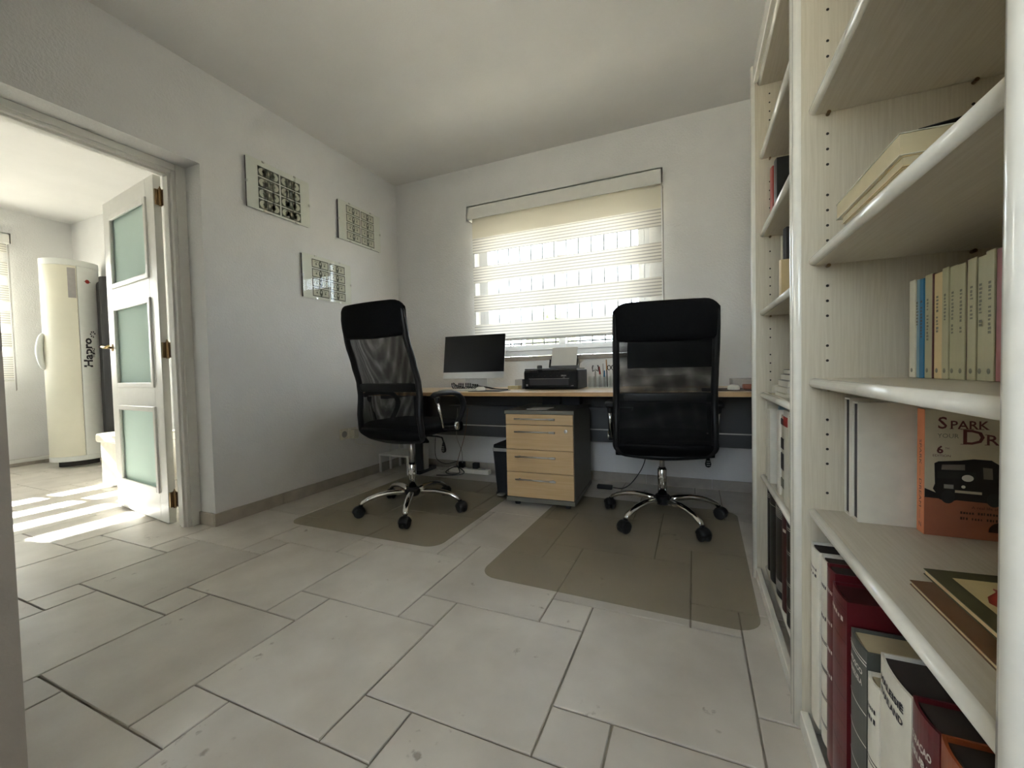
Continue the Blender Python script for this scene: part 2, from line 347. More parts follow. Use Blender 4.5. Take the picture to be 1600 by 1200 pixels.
# floor tiles: pinwheel of large and small squares
A, B, G = .4875, .1565, .0055
X0, Y0 = -.8365, .8575
tilecache = {}
def tile(x0, x1, y0, y1):
    bx = [(-6.5, -2.83, YF, YO)] if (x0+x1)/2 < -2.715 and not (OP0 < (y0+y1)/2 < OP1) else [(-6.5, XR, YF, YB)]
    a0, a1, b0, b1 = bx[0]
    x0, x1, y0, y1 = max(x0, a0), min(x1, a1), max(y0, b0), min(y1, b1)
    if x1-x0 < .02 or y1-y0 < .02: return
    k = (round(x1-x0, 3), round(y1-y0, 3))
    if k not in tilecache:
        w_, h_ = (x1-x0)/2, (y1-y0)/2; c = .0022
        vs = []
        for (e, z) in ((0, -.006), (0, -.0018), (c, 0)):
            vs += [(-w_+e, -h_+e, z), (w_-e, -h_+e, z), (w_-e, h_-e, z), (-w_+e, h_-e, z)]
        fs = [(8, 9, 10, 11)]
        for l in (0, 4):
            for i in range(4): fs.append((l+i, l+(i+1) % 4, l+4+(i+1) % 4, l+4+i))
        me = bpy.data.meshes.new('floor_tile'); me.from_pydata(vs, [], fs); me.materials.append(M['tile']); tilecache[k] = me
    share('floor_tile', tilecache[k], floor, Vector(((x0+x1)/2, (y0+y1)/2, 0))-floor.location)
for i in range(-16, 17):
    for j in range(-16, 17):
        x = X0+i*A-j*B; y = Y0+i*B+j*A
        vis = lambda cx, cy: (-6.7 < cx < XR+.3 and -.55 < cy < 3.6) and not (cx < -2.83 and cy > 2.75) and not (cx < -2.7 and cy < .1)
        if vis(x+A/2, y+A/2): tile(x+G/2, x+A-G/2, y+G/2, y+A-G/2)
        if vis(x+A-B/2, y+A+B/2): tile(x+A-B+G/2, x+A-G/2, y+A+G/2, y+A+B-G/2)
# plain tiled floor behind the camera, out of every view
box('floor_tile', M['tile'], -2.6, XR, YF, -.62, -.006, 0, floor)
# baseboards, in tiled lengths
def baseboard(name, p0, p1, nrm, h=.076, t=.012, L=.45):
    p0 = Vector((*p0, 0)); p1 = Vector((*p1, 0)); d = (p1-p0); n = max(1, math.ceil(d.length/L-.05)); u = d.normalized(); nv = Vector((*nrm, 0))
    root = bpy.data.objects.new(name, None); COL.objects.link(root); root.location = p0; struct(root)
    q = 0
    while q < d.length-.005:
        e = min(q+L, d.length)
        a = p0+u*(q+.001); b = p0+u*(e-.001); c = b+nv*t
        box('baseboard_tile', M['base'], min(a.x, c.x), max(a.x, c.x), min(a.y, c.y), max(a.y, c.y), .0005, h, root, .0015, 1)
        q = e
baseboard('baseboard_left', (XL, OP1-.012), (XL, YB), (1, 0))
baseboard('baseboard_reveal', (-2.742, OP1), (XL, OP1), (0, -1))
baseboard('baseboard_back', (XL+.012, YB), (XR, YB), (0, -1), h=.07)
baseboard('baseboard_far', (XO, .3), (XO, YO), (1, 0))
baseboard('baseboard_side', (XO+.012, YO), (-4.0, YO), (0, -1))

# ------------------------------------------------------------------ office window
def window(name, T, x0, x1, z0, z1, mull, fr=.045, sash=.045):
    """local: x across, y depth (0 = inner face), z up; T maps local->world"""
    root = MB()
    for a in ((x0, x1, 0, .07, z0, z0+fr), (x0, x1, 0, .07, z1-fr, z1), (x0, x0+fr, 0, .07, z0+fr, z1-fr), (x1-fr, x1, 0, .07, z0+fr, z1-fr)): root.box(*a, T)
    ro = struct(root.build(name, M['pvc'], None, .003, 2))
    m = (x0+x1)/2 if mull is None else mull
    for k, (a, b) in enumerate(((x0+fr, m+.03), (m-.03, x1-fr))):
        dyy = -.012 + k*.004; s = MB(); c, d = z0+fr, z1-fr
        for q in ((a, b, dyy, .05, c, c+sash), (a, b, dyy, .05, d-sash, d), (a, a+sash, dyy, .05, c+sash, d-sash), (b-sash, b, dyy, .05, c+sash, d-sash)): s.box(*q, T)
        so_ = s.build('window_sash', M['pvc'], ro, .003, 2)
        MB().box(a+sash, b-sash, .018, .024, c+sash, d-sash, T).build('window_pane', M['glass'], so_)
    return ro
window('window_1', Matrix.Translation((0, 3.36, 0)), WX0, WX1, 1.005, WZ1, -1.0)
struct(box('trim_2', M['stone'], WX0-.03, WX1+.03, YB-.022, YB+.28, WZ0-.034, WZ0+.002, None, .004))
# iron grille outside
gr = thing('window_grille', 'pale iron security grille of thin upright bars outside the office window', 'grille', (-1.03, 3.63, .98))
for k in range(13):
    x = -1.70+.1115*k
    MB().tube([(x, 3.63, 1.0), (x, 3.63, 2.14)], .007, 6).build('upright_bar', M['iron'], gr)
for z in (1.13, 2.08):
    box('rail', M['iron'], -1.76, -.30, 3.622, 3.638, z-.006, z+.006, gr)
for sx in (-1.76, -.30):
    box('wall_bracket', M['iron'], sx-.006, sx+.006, 3.555, 3.638, 1.124, 1.136, gr); box('wall_bracket', M['iron'], sx-.006, sx+.006, 3.555, 3.638, 2.074, 2.086, gr)
MB().tube([(-1.52+.05*math.cos(t*.393), 3.63, 1.085+.05*math.sin(t*.393)) for t in range(16)], .005, 6, closed=True).build('scroll_ring', M['iron'], gr)

# zebra blind
def zebra(name, label, T, x0, x1, zt, bands, zbot, valance, fcol, chain=True, sheer_t=.8, opq=('opaque', .5, 0)):
    """bands: list of (z_hi, z_lo, kind)"""
    loc = T @ Vector(((x0+x1)/2, 0, zbot)); root = thing(name, label, 'blind', loc)
    vx0, vx1, vz0, vz1, vd0, vd1 = valance
    cs = MB(); cs.box(vx0, vx1, vd0, vd0+.012, vz0, vz1, T).box(vx0, vx1, vd0, vd1, vz1-.012, vz1, T)
    cs.box(vx0, vx0+.012, vd0, vd1, vz0, vz1, T).box(vx1-.012, vx1, vd0, vd1, vz0, vz1, T)
    cs.build('valance', M['white'], root, .002, 2)
    MB().tube([T @ Vector((x0, (vd0+vd1)/2, vz0+.05)), T @ Vector((x1, (vd0+vd1)/2, vz0+.05))], .024, 12).build('roller', M['alu'], root)
    for (zh, zl, kind) in bands:
        s = MB()
        s.add([T @ Vector((x0, 0, zl)), T @ Vector((x1, 0, zl)), T @ Vector((x1, 0, zh)), T @ Vector((x0, 0, zh))], [(0, 1, 2, 3)])
        s.build({'lined': 'lined_band', 'sheer': 'sheer_band', 'solid': 'plain_band'}[kind], fcol[kind], root)
    MB().tube([T @ Vector((x0, 0, zbot)), T @ Vector((x1, 0, zbot))], .008, 10, flat=1.4).build('bottom_bar', M['white'], root)
    if chain:
        MB().tube([T @ Vector((x1+.012, -.012, vz0)), T @ Vector((x1+.012, -.012, zbot-.1)), T @ Vector((x1+.012, .006, zbot-.11)), T @ Vector((x1+.012, .012, vz0))], .0022, 6).build('bead_chain', M['cable_grey'], root)
    return root
F1 = {'lined': fabric('blind_lined', (.83, .80, .735, 1), .16, .0, 1, .0235, .0, .55), 'sheer': fabric('blind_sheer', (.85, .84, .80, 1), .07, .82), 'solid': fabric('blind_plain', (.82, .78, .66, 1), .065, 0)}
bz = [(2.20, 2.027, 'solid'), (2.027, 1.895, 'lined'), (1.895, 1.783, 'sheer'), (1.783, 1.641, 'lined'), (1.641, 1.536, 'sheer'), (1.536, 1.395, 'lined'), (1.395, 1.285, 'sheer'), (1.285, 1.147, 'lined')]
zebra('zebra_blind', 'cream day-and-night roller blind with a white valance over the office window', Matrix.Translation((0, 3.22, 0)), -1.747, -.206, 2.2, bz, 1.143,
      (-1.772, -.191, 2.177, 2.288, -.055, .055), F1)
# other room window and blind (local x -> -y, y -> -x)
TO = Matrix(((0, -1, 0, XO), (1, 0, 0, 0), (0, 0, 1, 0), (0, 0, 0, 1)))
window('window_2', TO @ Matrix.Translation((0, .09, 0)), OWY0, OWY1, OWZ0+.01, OWZ1, None)
bo = []; z = 2.30
for zc in (2.157, 1.918, 1.655, 1.43, 1.19):
    bo.append((z, zc+.05, 'lined')); bo.append((zc+.05, zc-.045, 'sheer')); z = zc-.045
bo.append((z, .92, 'lined'))
zebra('zebra_blind', 'pale day-and-night roller blind at the left edge of the photo in the next room', TO @ Matrix.Translation((0, -.05, 0)), .40, 1.90, 2.3, bo, .90,
      (.38, 1.92, 2.30, 2.40, -.05, .05), F1)
struct(box('trim_3', M['white'], XO+.013, XO+.03, .3, YO, .035, .075, None, .008, 2))

# window added behind the camera, out of view, as daylight fill for the near part
window('added_window_3', Matrix(((-1, 0, 0, 0), (0, -1, 0, YF-.06), (0, 0, 1, 0), (0, 0, 0, 1))), -FX1, -FX0, FZ0, FZ1, None)

window('added_window_4', Matrix(((-1, 0, 0, 0), (0, -1, 0, YF-.06), (0, 0, 1, 0), (0, 0, 0, 1))), 4.3, 4.9, .95, 2.1, None)  # window added out of view to bring more daylight into the next room
# ------------------------------------------------------------------ doorway
fr = MB()
fr.box(-2.835, -2.745, 1.46, OP1, 0, OPZ).box(-2.835, -2.745, OP0, OP0+.07, 0, OPZ).box(-2.835, -2.745, OP0+.0705, 1.4595, OPZ-.055, OPZ)
tr = struct(fr.build('trim_1', M['white'], None, .004, 2))
box('door_stop', M['white'], -2.795, -2.765, 1.448, 1.462, 0, OPZ-.05, tr, .002); box('door_stop', M['white'], -2.795, -2.765, OP0+.07, 1.45, OPZ-.067, OPZ-.05, tr, .002)
cs = MB(); cs.box(-2.755, -2.735, 1.478, OP1+.0, 0, OPZ-.0).box(-2.755, -2.735, OP0+.02, 1.4775, OPZ-.038, OPZ)
cs.build('casing', M['white'], tr, .004, 2)
# door leaf, hinged at (hx,hy), opened into the next room
hx, hy, DW, DT, DH = -2.875, 1.472, .81, .038, 2.075
ang = math.atan2(.10, -.80)
DM = Matrix.Translation((hx, hy, 0)) @ Matrix.Rotation(ang, 4, 'Z')
# local: x along leaf, visible face toward +y local (world -y)
st, rails = .115, [(0.012, .195), (.70, .84), (1.36, 1.50), (1.955, DH)]
d = MB(); d.box(0, st, 0, DT, .012, DH, DM).box(DW-st, DW, 0, DT, .012, DH, DM)
for a, b in rails: d.box(st, DW-st, 0, DT, a, b, DM)
door = struct(d.build('door_1', M['white'], None, .003, 2))
for (a, b) in ((.195, .70), (.84, 1.36), (1.50, 1.955)):
    pn = MB().box(st, DW-st, DT/2-.004, DT/2+.004, a, b, DM).build('glass_pane', M['frost'], door)
    mo = MB()
    for y0, y1 in ((DT-.004, DT+.010), (-.010, .004)):
        for q in ((st-.012, st+.02, a-.012, b+.012), (DW-st-.02, DW-st+.012, a-.012, b+.012), (st+.02, DW-st-.02, a-.012, a+.02), (st+.02, DW-st-.02, b-.02, b+.012)):
            mo.box(q[0], q[1], y0, y1, q[2], q[3], DM)
    mo.build('pane_moulding', M['white'], door, .004, 2)
hd = MB(); hd.lathe([(.0, -.004), (.024, -.004), (.026, .002), (.02, .008), (.0, .008)], 16, DM @ Matrix.Translation((DW-.055, DT, 1.10)) @ Matrix.Rotation(-math.pi/2, 4, 'X'))
ho = hd.build('handle_rose', M['bronze'], door, smooth=True)
MB().tube([DM @ Vector(p) for p in ((DW-.055, DT, 1.10), (DW-.055, DT+.05, 1.10), (DW-.075, DT+.058, 1.102), (DW-.12, DT+.055, 1.096), (DW-.165, DT+.05, 1.106))], [.008, .009, .010, .008, .006], 10).build('handle_lever', M['brass'], ho, smooth=True)
for z in (.155, 1.05, 1.945):
    h = MB(); h.tube([(hx+.012, hy-.012, z-.05), (hx+.012, hy-.012, z+.05)], .008, 10); h.box(hx+.004, hx+.045, hy-.006, hy-.001, z-.045, z+.045)
    h.tube([(hx+.012, hy-.012, z+.05), (hx+.012, hy-.012, z+.064)], [.006, .002], 8); h.box(hx-.004, hx+.006, hy-.034, hy-.004, z-.045, z+.045)
    h.build('hinge', M['bronze'], door)

# ------------------------------------------------------------------ bookcase
XBF, XBB = .224, .585
Y = dict(n0=.430, n1=.456, m0=1.172, m1=1.1995, m2=1.2005, m3=1.228, f0=1.952, f1=1.978)
TOPZ = 2.07
def bookcase(label, ya, yb, yc, yd, shelves, holes_y, ztop):
    """side panels [ya,yb] near and [yc,yd] far"""
    root = thing('bookcase', label, 'bookcase', (.40, (ya+yd)/2, 0))
    for a, b in ((ya, yb), (yc, yd)):
        p = box('side_panel', M['case'], XBF+.008, XBB, a, b, 0, ztop, root)
        MB().tube([(XBF+.006, (a+b)/2, 0), (XBF+.006, (a+b)/2, ztop)], (b-a)/2, 12, flat=1).build('edge_strip', M['nose'], p, smooth=True)
    box('back_panel', M['case'], XBB-.006, XBB, yb, yc, 0, ztop, root)
    pl = box('plinth', M['nose'], XBF+.004, XBF+.022, yb, yc, 0, .045, root, .003)
    sh = [(.062, .262, 'bottom_shelf')] + [(s, .247, 'shelf') for s in shelves]
    for zt, xf, nm in sh:
        s = box(nm, M['shelf'], xf+.010, XBB-.006, yb+.0005, yc-.0005, zt-.022, zt, root)
        MB().tube([(xf+.010, yb+.001, zt-.011), (xf+.010, yc-.001, zt-.011)], .0112, 14).build('nosing', M['nose'], s, smooth=True)
    t = box('top_board', M['shelf'], .250, XBB-.006, yb, yc, ztop-.085, ztop-.063, root)
    MB().tube([(.252, yb, ztop-.074), (.252, yc, ztop-.074)], .011, 12).build('nosing', M['nose'], t, smooth=True)
    box('cornice', M['nose'], XBF+.002, XBF+.02, yb, yc, ztop-.072, ztop+.0, root, .004)
    hm = MB()
    zz = [z for z in [.10+.0342*k for k in range(56)] if all(not (s-.06 < z < s+.03) for s in shelves) and int(z*29.2) % 5 != 2]
    for z in zz:
        for xx in (.282, .525):
            hm.lathe([(.0, 0), (.0031, 0), (.0031, .0004), (0, .0004)], 8, Matrix.Translation((xx, yc, z)) @ Matrix.Rotation(math.pi/2, 4, 'X'))
    ho_ = hm.build('pin_holes', M['hole'], root); ho_['kind'] = 'stuff'
    for s in shelves:
        for xx in (.282, .525):
            MB().tube([(xx, yc, s-.026), (xx, yc-.012, s-.026)], .004, 8).build('shelf_pin', M['bronze'], root)
    return root
NEAR = [.539, .846, 1.128, 1.468, 1.80]
FAR = [.436, .769, 1.099, 1.413, 1.719]
bcn = bookcase('cream ash bookcase nearest the camera holding the car book and large binders', Y['n0'], Y['n1'], Y['m0'], Y['m1'], NEAR, None, TOPZ)
bcf = bookcase('cream ash bookcase nearer the window beside the right office chair', Y['m2'], Y['m3'], Y['f0'], Y['f1'], FAR, None, TOPZ)

def book(label, x0, y0, y1, z0, z1, depth, m, pages='pages', rnd=.004, lines=(), linem='printw', lab=None, labm='printw', name='book', group=None, tilt=0, labs=.012):
    """upright book, spine toward -x, between y0<y1"""
    root = thing(name, label, 'book', (x0, (y0+y1)/2, z0), 0, group)
    n = 8; out = []; tk = .003
    cyy, hw = (y0+y1)/2, (y1-y0)/2
    for k in range(n+1):
        a = -1+2*k/n; out.append((x0+rnd*(a*a), cyy+a*hw))
    inn = [(px+tk, cyy+(py-cyy)*(1-tk/hw)) for px, py in out]
    outl = [(x0+depth, y0)]+out+[(x0+depth, y1), (x0+depth, y1-tk)]+inn[::-1]+[(x0+depth, y0+tk)]
    s = MB(); k = len(outl)
    vs = [(px, py, z0) for px, py in outl]+[(px, py, z1) for px, py in outl]
    fs = [(i, (i+1) % k, k+(i+1) % k, k+i) for i in range(k)]
    # caps as quads strips between outer and inner runs
    oi = list(range(0, n+3)); ii = [k-1]+list(range(k-2, n+3-1, -1))
    for b in (0, k):
        for q in range(n+2):
            fs.append((b+oi[q], b+oi[q+1], b+ii[q+1], b+ii[q]))
    s.add(vs, fs); s.build('cover', M[m], root)
    box('pages', M[pages], x0+.009, x0+depth-.005, y0+tk, y1-tk, z0+.004, z1-.006, root)
    if lines:
        lm = MB()
        for zz in lines:
            for kk in range(n):
                (ax, ay), (bx, by) = out[kk], out[kk+1]
                za = z0+(z1-z0)*zz
                lm.add([(ax-.0006, ay, za), (bx-.0006, by, za), (bx-.0006, by, za+.0022), (ax-.0006, ay, za+.0022)], [(0, 1, 2, 3)])
        lm.build('spine_bands', M[linem], root)['kind'] = 'stuff'
    if lab:
        for (t_, zz) in lab:
            to = text(t_, labs, (x0-.0008, y1-hw*.2, z0+(z1-z0)*zz), (0, -1, 0), (0, 0, 1), M[labm], root, 'spine_title', wid=hw*1.5, bold=.0005)
            for v_ in to.data.vertices: v_.co.x += rnd*(v_.co.y/hw)**2      # follow the rounded spine
    return root
# bottom row, near bookcase
zb = .0625
book('wide white binder standing first against the bookcase divider, bottom row', .246, 1.100, 1.168, zb, .462, .24, 'bk_white', 'pages_dark', lab=[('#######', .88), ('####', .845)], labm='print', labs=.010)
book('narrow white binder with black bands, second from the divider, bottom row', .250, 1.045, 1.097, zb, .462, .24, 'bk_white', 'pages_dark', lines=(.40, .41, .25, .26, .10, .11, .55, .56), linem='print', lab=[('######', .85), ('#####', .68)], labm='print')
book('glossy dark red binder with four small white labels, bottom row', .247, .990, 1.043, zb, .466, .24, 'bk_red', 'pages_dark', lines=(.30, .31), linem='bk_maroon', lab=[('########', .88), ('#######', .72), ('######', .58), ('#####', .45)])
book('broad dark red binder next to the grey book, bottom row', .243, .906, .988, zb, .453, .25, 'bk_red', 'bk_maroon', lines=(.94, .955, .80, .66, .53, .40, .27), linem='bk_maroon', lab=[('#####', .89)])
book('dark grey hardback with pale page block and white title, bottom row', .246, .822, .894, zb, .416, .25, 'bk_grey', 'pages', lines=(.93, .945, .70, .55, .40, .25), linem='printw', lab=[('MEXICO', .87), ('VENEZUELA', .82)], labs=.0125)
book('small white binder between the grey and the tall white one, bottom row', .246, .773, .817, zb, .390, .20, 'bk_white', 'pages', lines=(.60, .62, .30, .32), linem='print', lab=[('#######', .86), ('#####', .81)], labm='print')
book('tall white binder titled Maleisie Thailand, bottom row', .246, .676, .771, zb, .450, .25, 'bk_white', 'pages_dark', rnd=.005, lab=[('MALEISI\u00cb', .915), ('THAILAND', .868)], labm='print', labs=.0135)
book('dark red binder with gold-white title right of the tall white one, bottom row', .246, .609, .672, zb, .458, .25, 'bk_red', 'pages_dark', rnd=.005, lines=(.80,), linem='bk_maroon', lab=[('CURA\u00c7AO', .885), ('ARUBA', .84)], labs=.013)
book('brown leather-look binder at the right end of the bottom row', .246, .540, .606, zb, .462, .25, 'bk_orange', 'pages_dark', rnd=.005, lab=[('### ##', .80)], labs=.02)
# shelf 2 (z .539): slip cases, car book, old books
for k, (ya, yb) in enumerate(((1.1375, 1.1705), (1.1005, 1.1345))):
    r_ = thing('magazine_case', ['slim white slipcase against the bookcase divider', 'slim white slipcase with its broad grey-white side beside the car book'][k], 'slipcase', (.43, (ya+yb)/2, .5395), 0, 'white slipcases')
    s = MB(); x0 = .314+.004*k; x1 = .55; zt = .802-.006*k
    s.box(x0, x1, ya, ya+.003, .5395, zt).box(x0, x1, yb-.003, yb, .5395, zt).box(x0, x1, ya+.003, yb-.003, .5395, .5425).box(x0, x1, ya+.003, yb-.003, zt-.003, zt).box(x1-.003, x1, ya, yb, .5395, zt)
    s.build('case', M['bk_white'], r_)
    box('contents', M['print'], x0+.003, x1-.01, ya+.004, yb-.004, .544, zt-.005, r_)
# car book, cover faces -y
cx0, cx1, cy0, cy1, cz0, cz1 = .413, .577, 1.066, 1.094, .5395, .786
cb = thing('car_book', 'paperback with salmon spine and an old black car on its cover', 'book', (.49, 1.08, .5395))
box('page_block', M['pages'], cx0+.001, cx1-.002, cy0+.001, cy1-.001, cz0+.0005, cz1-.001, cb)
box('spine', M['salmon'], cx0-.0008, cx0+.0008, cy0, cy1, cz0, cz1, cb); box('back_cover', M['beige'], cx0, cx1, cy1-.001, cy1, cz0, cz1, cb)
fc = MB(); fc.cur = 0; fc.box(cx0, cx1, cy0-.0004, cy0+.0006, cz0+.075, cz1); fc.cur = 1; fc.box(cx0, cx1, cy0-.0004, cy0+.0006, cz0, cz0+.075)
fco = fc.build('front_cover', [M['beige'], M['terracotta']], cb)
fy = cy0-.0008
def poly(name, m, pts, dyy=0, parent=fco):
    s = MB(); s.add([(cx0+a, fy-dyy, cz0+b) for a, b in pts], [tuple(range(len(pts)))]); return s.build(name, m, parent)
def circ(cx_, cz_, r_, n=18, sx=1): return [(cx_+r_*sx*math.cos(2*math.pi*k/n), cz_+r_*math.sin(2*math.pi*k/n)) for k in range(n)]
poly('horizon_print', M['carblack'], [(.0, .074), (.164, .068), (.164, .076), (.02, .083), (.0, .092)])
poly('car_print', M['carblack'], [(.012, .092), (.015, .102), (.014, .142), (.02, .146), (.05, .149), (.07, .153), (.095, .152), (.104, .145), (.12, .138), (.121, .134), (.118, .133), (.121, .110), (.128, .098), (.150, .094), (.150, .078), (.136, .076), (.118, .079), (.11, .068), (.095, .066), (.085, .074), (.06, .076), (.048, .073), (.035, .068), (.022, .072), (.018, .082)], .0004)
poly('car_window_print', M['carglass'], [(.024, .130), (.025, .140), (.058, .142), (.058, .131)], .0008)
poly('car_window_print', M['carglass'], [(.084, .116), (.083, .138), (.096, .137), (.097, .116)], .0008); poly('car_window_print', M['carglass'], [(.110, .114), (.111, .130), (.117, .128), (.117, .114)], .0008)
poly('car_panel_print', M['coat'], [(.018, .113), (.018, .127), (.074, .128), (.074, .115)], .0006)
poly('headlamp_print', M['printpaper'], circ(.062, .116, .0065, sx=1.3), .0008); poly('headlamp_print', M['printpaper'], circ(.056, .099, .003), .0008)
poly('number_plate_print', M['greybox'], [(.028, .094), (.028, .102), (.042, .102), (.042, .094)], .0008)
poly('bumper_print', M['beige'], [(.044, .087), (.044, .092), (.082, .091), (.082, .086)], .0008)
for wx, wz in ((.034, .078), (.099, .077)): poly('wheel_print', M['print'], circ(wx, wz, .013, sx=.8), .0007)
poly('emblem_print', M['darkbrown'], [(.092, .016)]+[(.110-.018*math.cos(math.pi*k/10), .018+.018*math.sin(math.pi*k/10)) for k in range(11)]+[(.128, .016)], .0004)
def ct(s, size, a, b, m=None, wid=None, bold=0): return text(s, size, (cx0+a, fy-.0006, cz0+b), (1, 0, 0), (0, 0, 1), m or M['maroonprint'], fco, 'cover_title', wid=wid, bold=bold)
def serif(pts, m):
    s = MB()
    for a, b, w_ in pts: s.box(cx0+a-w_/2, cx0+a+w_/2, fy-.0007, fy-.0006, cz0+b-.0006, cz0+b+.0004)
    s.build('cover_serifs', m, fco)
ct('S', .032, .018, .210, bold=.0004); ct('PARK', .022, .036, .210, wid=.054, bold=.0003)
ct('YOUR', .012, .018, .192, M['billmid'], wid=.031); ct('D', .040, .052, .181, wid=.030, bold=.0004); ct('REAM', .027, .086, .181, wid=.074, bold=.0003)
serif([(.0385, .210, .006), (.0505, .210, .005), (.062, .210, .005), (.067, .210, .006), (.076, .210, .005), (.081, .210, .006), (.089, .210, .005), (.0555, .181, .009), (.0555, .2095, .008), (.0885, .181, .007), (.0885, .200, .006)], M['maroonprint'])
ct('6', .020, .017, .162, bold=.0006); ct('TH', .005, .029, .170); ct('EDITION', .0065, .011, .155, wid=.026)
for k, s_ in enumerate(('A real life story', '##### ######## ### #####', '### #### ###### # #####')): ct(s_, .0075, .052+.016*(k == 0), .058-.011*k, M['darkbrown'])
box('rule', M['darkbrown'], cx0+.108, cx0+.150, fy-.0006, fy-.0005, cz0+.178, cz0+.1785, fco)
text('SPARK \u2014 DREAM \u2014 Z', .013, (cx0-.0012, cy0+.018, cz1-.06), (0, 0, -1), (0, -1, 0), M['darkbrown'], cb, 'spine_title', wid=.175)
# old flat books on the same shelf
def flat_book(name, label, pts, z0, th, m, pg, cat='book', extra=None):
    root = thing(name, label, cat, (sum(p[0] for p in pts)/len(pts), sum(p[1] for p in pts)/len(pts), z0))
    c = Vector((root.location.x, root.location.y)); ins = [tuple(c+(Vector(p)-c)*.985) for p in pts]
    MB().prism(ins, lambda a, b: Vector((a, b, z0+.0012)), lambda a, b: Vector((a, b, z0+th-.0012))).build('pages', M[pg], root)
    for zz, nm in ((z0, 'back_cover'), (z0+th-.0012, 'front_cover')):
        MB().prism(pts, lambda a, b, zz=zz: Vector((a, b, zz)), lambda a, b, zz=zz: Vector((a, b, zz+.0012))).build(nm, M[m], root)
    return root
ob = flat_book('old_book', 'worn brown booklet lying under the olive one by the car book', [(.300, .816), (.300, .52), (.50, .50), (.50, .83)], .5395, .007, 'oldbrown', 'tan')
ob2 = flat_book('old_book', 'olive old book with a cream panel and red print lying on the worn brown booklet', [(.327, .845), (.327, .53), (.52, .52), (.52, .86)], .547, .009, 'oldgreen', 'tan')
MB().add([(.350, .82, .5563), (.350, .56, .5563), (.50, .55, .5563), (.50, .83, .5563)], [(0, 1, 2, 3)]).build('cover_panel', M['olive_yellow'], ob2)
MB().add([(.385+.018*math.cos(t)+.02*math.cos(3*t)*.5, .75+.05*math.sin(t), .5566) for t in [k*math.pi/8 for k in range(16)]], [tuple(range(16))]).build('cover_print', M['red'], ob2)
# shelf 3 (z .846): row of slim booklets
us = [(1.139, 1.114, 'offwhite'), (1.112, 1.098, 'paleblue'), (1.097, 1.080, 'blue'), (1.079, 1.050, 'olivegrey'), (1.049, 1.045, 'bk_maroon'), (1.044, 1.015, 'tan'), (1.014, .993, 'olivegrey'), (.992, .967, 'olivegrey'), (.966, .943, 'olivegrey'),
      (.942, .938, 'bk_maroon'), (.937, .914, 'olivegrey'), (.913, .891, 'olivegrey'), (.890, .869, 'olivegrey'), (.868, .852, 'rose'), (.851, .836, 'offwhite'), (.835, .81, 'olivegrey')]
nms = ['cream booklet at the divider end of the row', 'pale blue booklet, second in the row', 'bright blue booklet in the row', 'olive-grey booklet right of the blue one', 'thin maroon booklet left of the tan one', 'tan booklet with dark lettering',
       'olive-grey booklet right of the tan one', 'olive-grey booklet, second right of the tan one', 'olive-grey booklet left of the thin maroon gap', 'thin maroon booklet in the middle of the olive-grey ones', 'olive-grey booklet right of the middle maroon one', 'olive-grey booklet, second right of the middle maroon one',
       'olive-grey booklet left of the rose one', 'glossy rose booklet near the bookcase post', 'off-white booklet between the rose one and the post', 'olive-grey booklet at the post end of the row']
ttl = ['', '########', '# ##########', '#### ########', '', '##### #####', '########', '######## ###', '######### ##', '', '#### ####', '######## ##', '##### #######', '', '', '']
for k, (yh, yl, cm) in enumerate(us):
    zt = 1.047-.002*(k % 3)
    b_ = thing('booklet', nms[k]+', on the middle shelf', 'book', (.415, (yh+yl)/2, .8465), 0, 'slim booklets on the middle shelf')
    box('cover', M[cm], .415+.0015*(k % 2), .56, yl, yh, .8465, zt, b_, .001, 1)
    box('pages', M['pages'], .42, .559, yl+.0015, yh-.0015, zt-.001, zt+.0004, b_)
    if ttl[k] and yh-yl > .013: text(ttl[k], .0115, (.4146, (yh+yl)/2+.003, 1.0), (0, 0, -1), (0, -1, 0), M['billmid'] if cm != 'blue' else M['bk_black'], b_, 'spine_title')
    if cm in ('olivegrey', 'offwhite', 'tan'):
        MB().add([(.4145, (yh+yl)/2+.0045*math.cos(t), .862+.0045*math.sin(t)) for t in [q*math.pi/6 for q in range(12)]], [tuple(range(12))]).build('spine_mark', M['billmid'], b_)
# shelf 4 (z 1.128): lying paperbacks
z = 1.1285
for k, (x0, x1, ya, yb, th, cm) in enumerate(((.264, .43, .745, .990, .016, 'tan'), (.262, .43, .742, .995, .014, 'tan'), (.258, .42, .74, 1.016, .030, 'offwhite'))):
    r_ = flat_book('paperback', ['thick-paged paperback at the bottom of the lying pile', 'paperback in the middle of the lying pile', 'off-white thick paperback with dark curling cover topping the lying pile'][k]+' on the upper shelf', [(x0, yb), (x0, ya), (x1, ya), (x1, yb)], z, th, ['tan', 'tan', 'offwhite'][k], 'pages')
    if k == 2:
        MB().grid(lambda u, v: Vector((x0+.02+u*(x1-x0-.02), ya+v*.12, z+th+.0005+.018*max(0, 1-v*1.4)*u)), 6, 6).build('curled_cover', M['coat'], r_, solid=.001)
    z += th+.0005
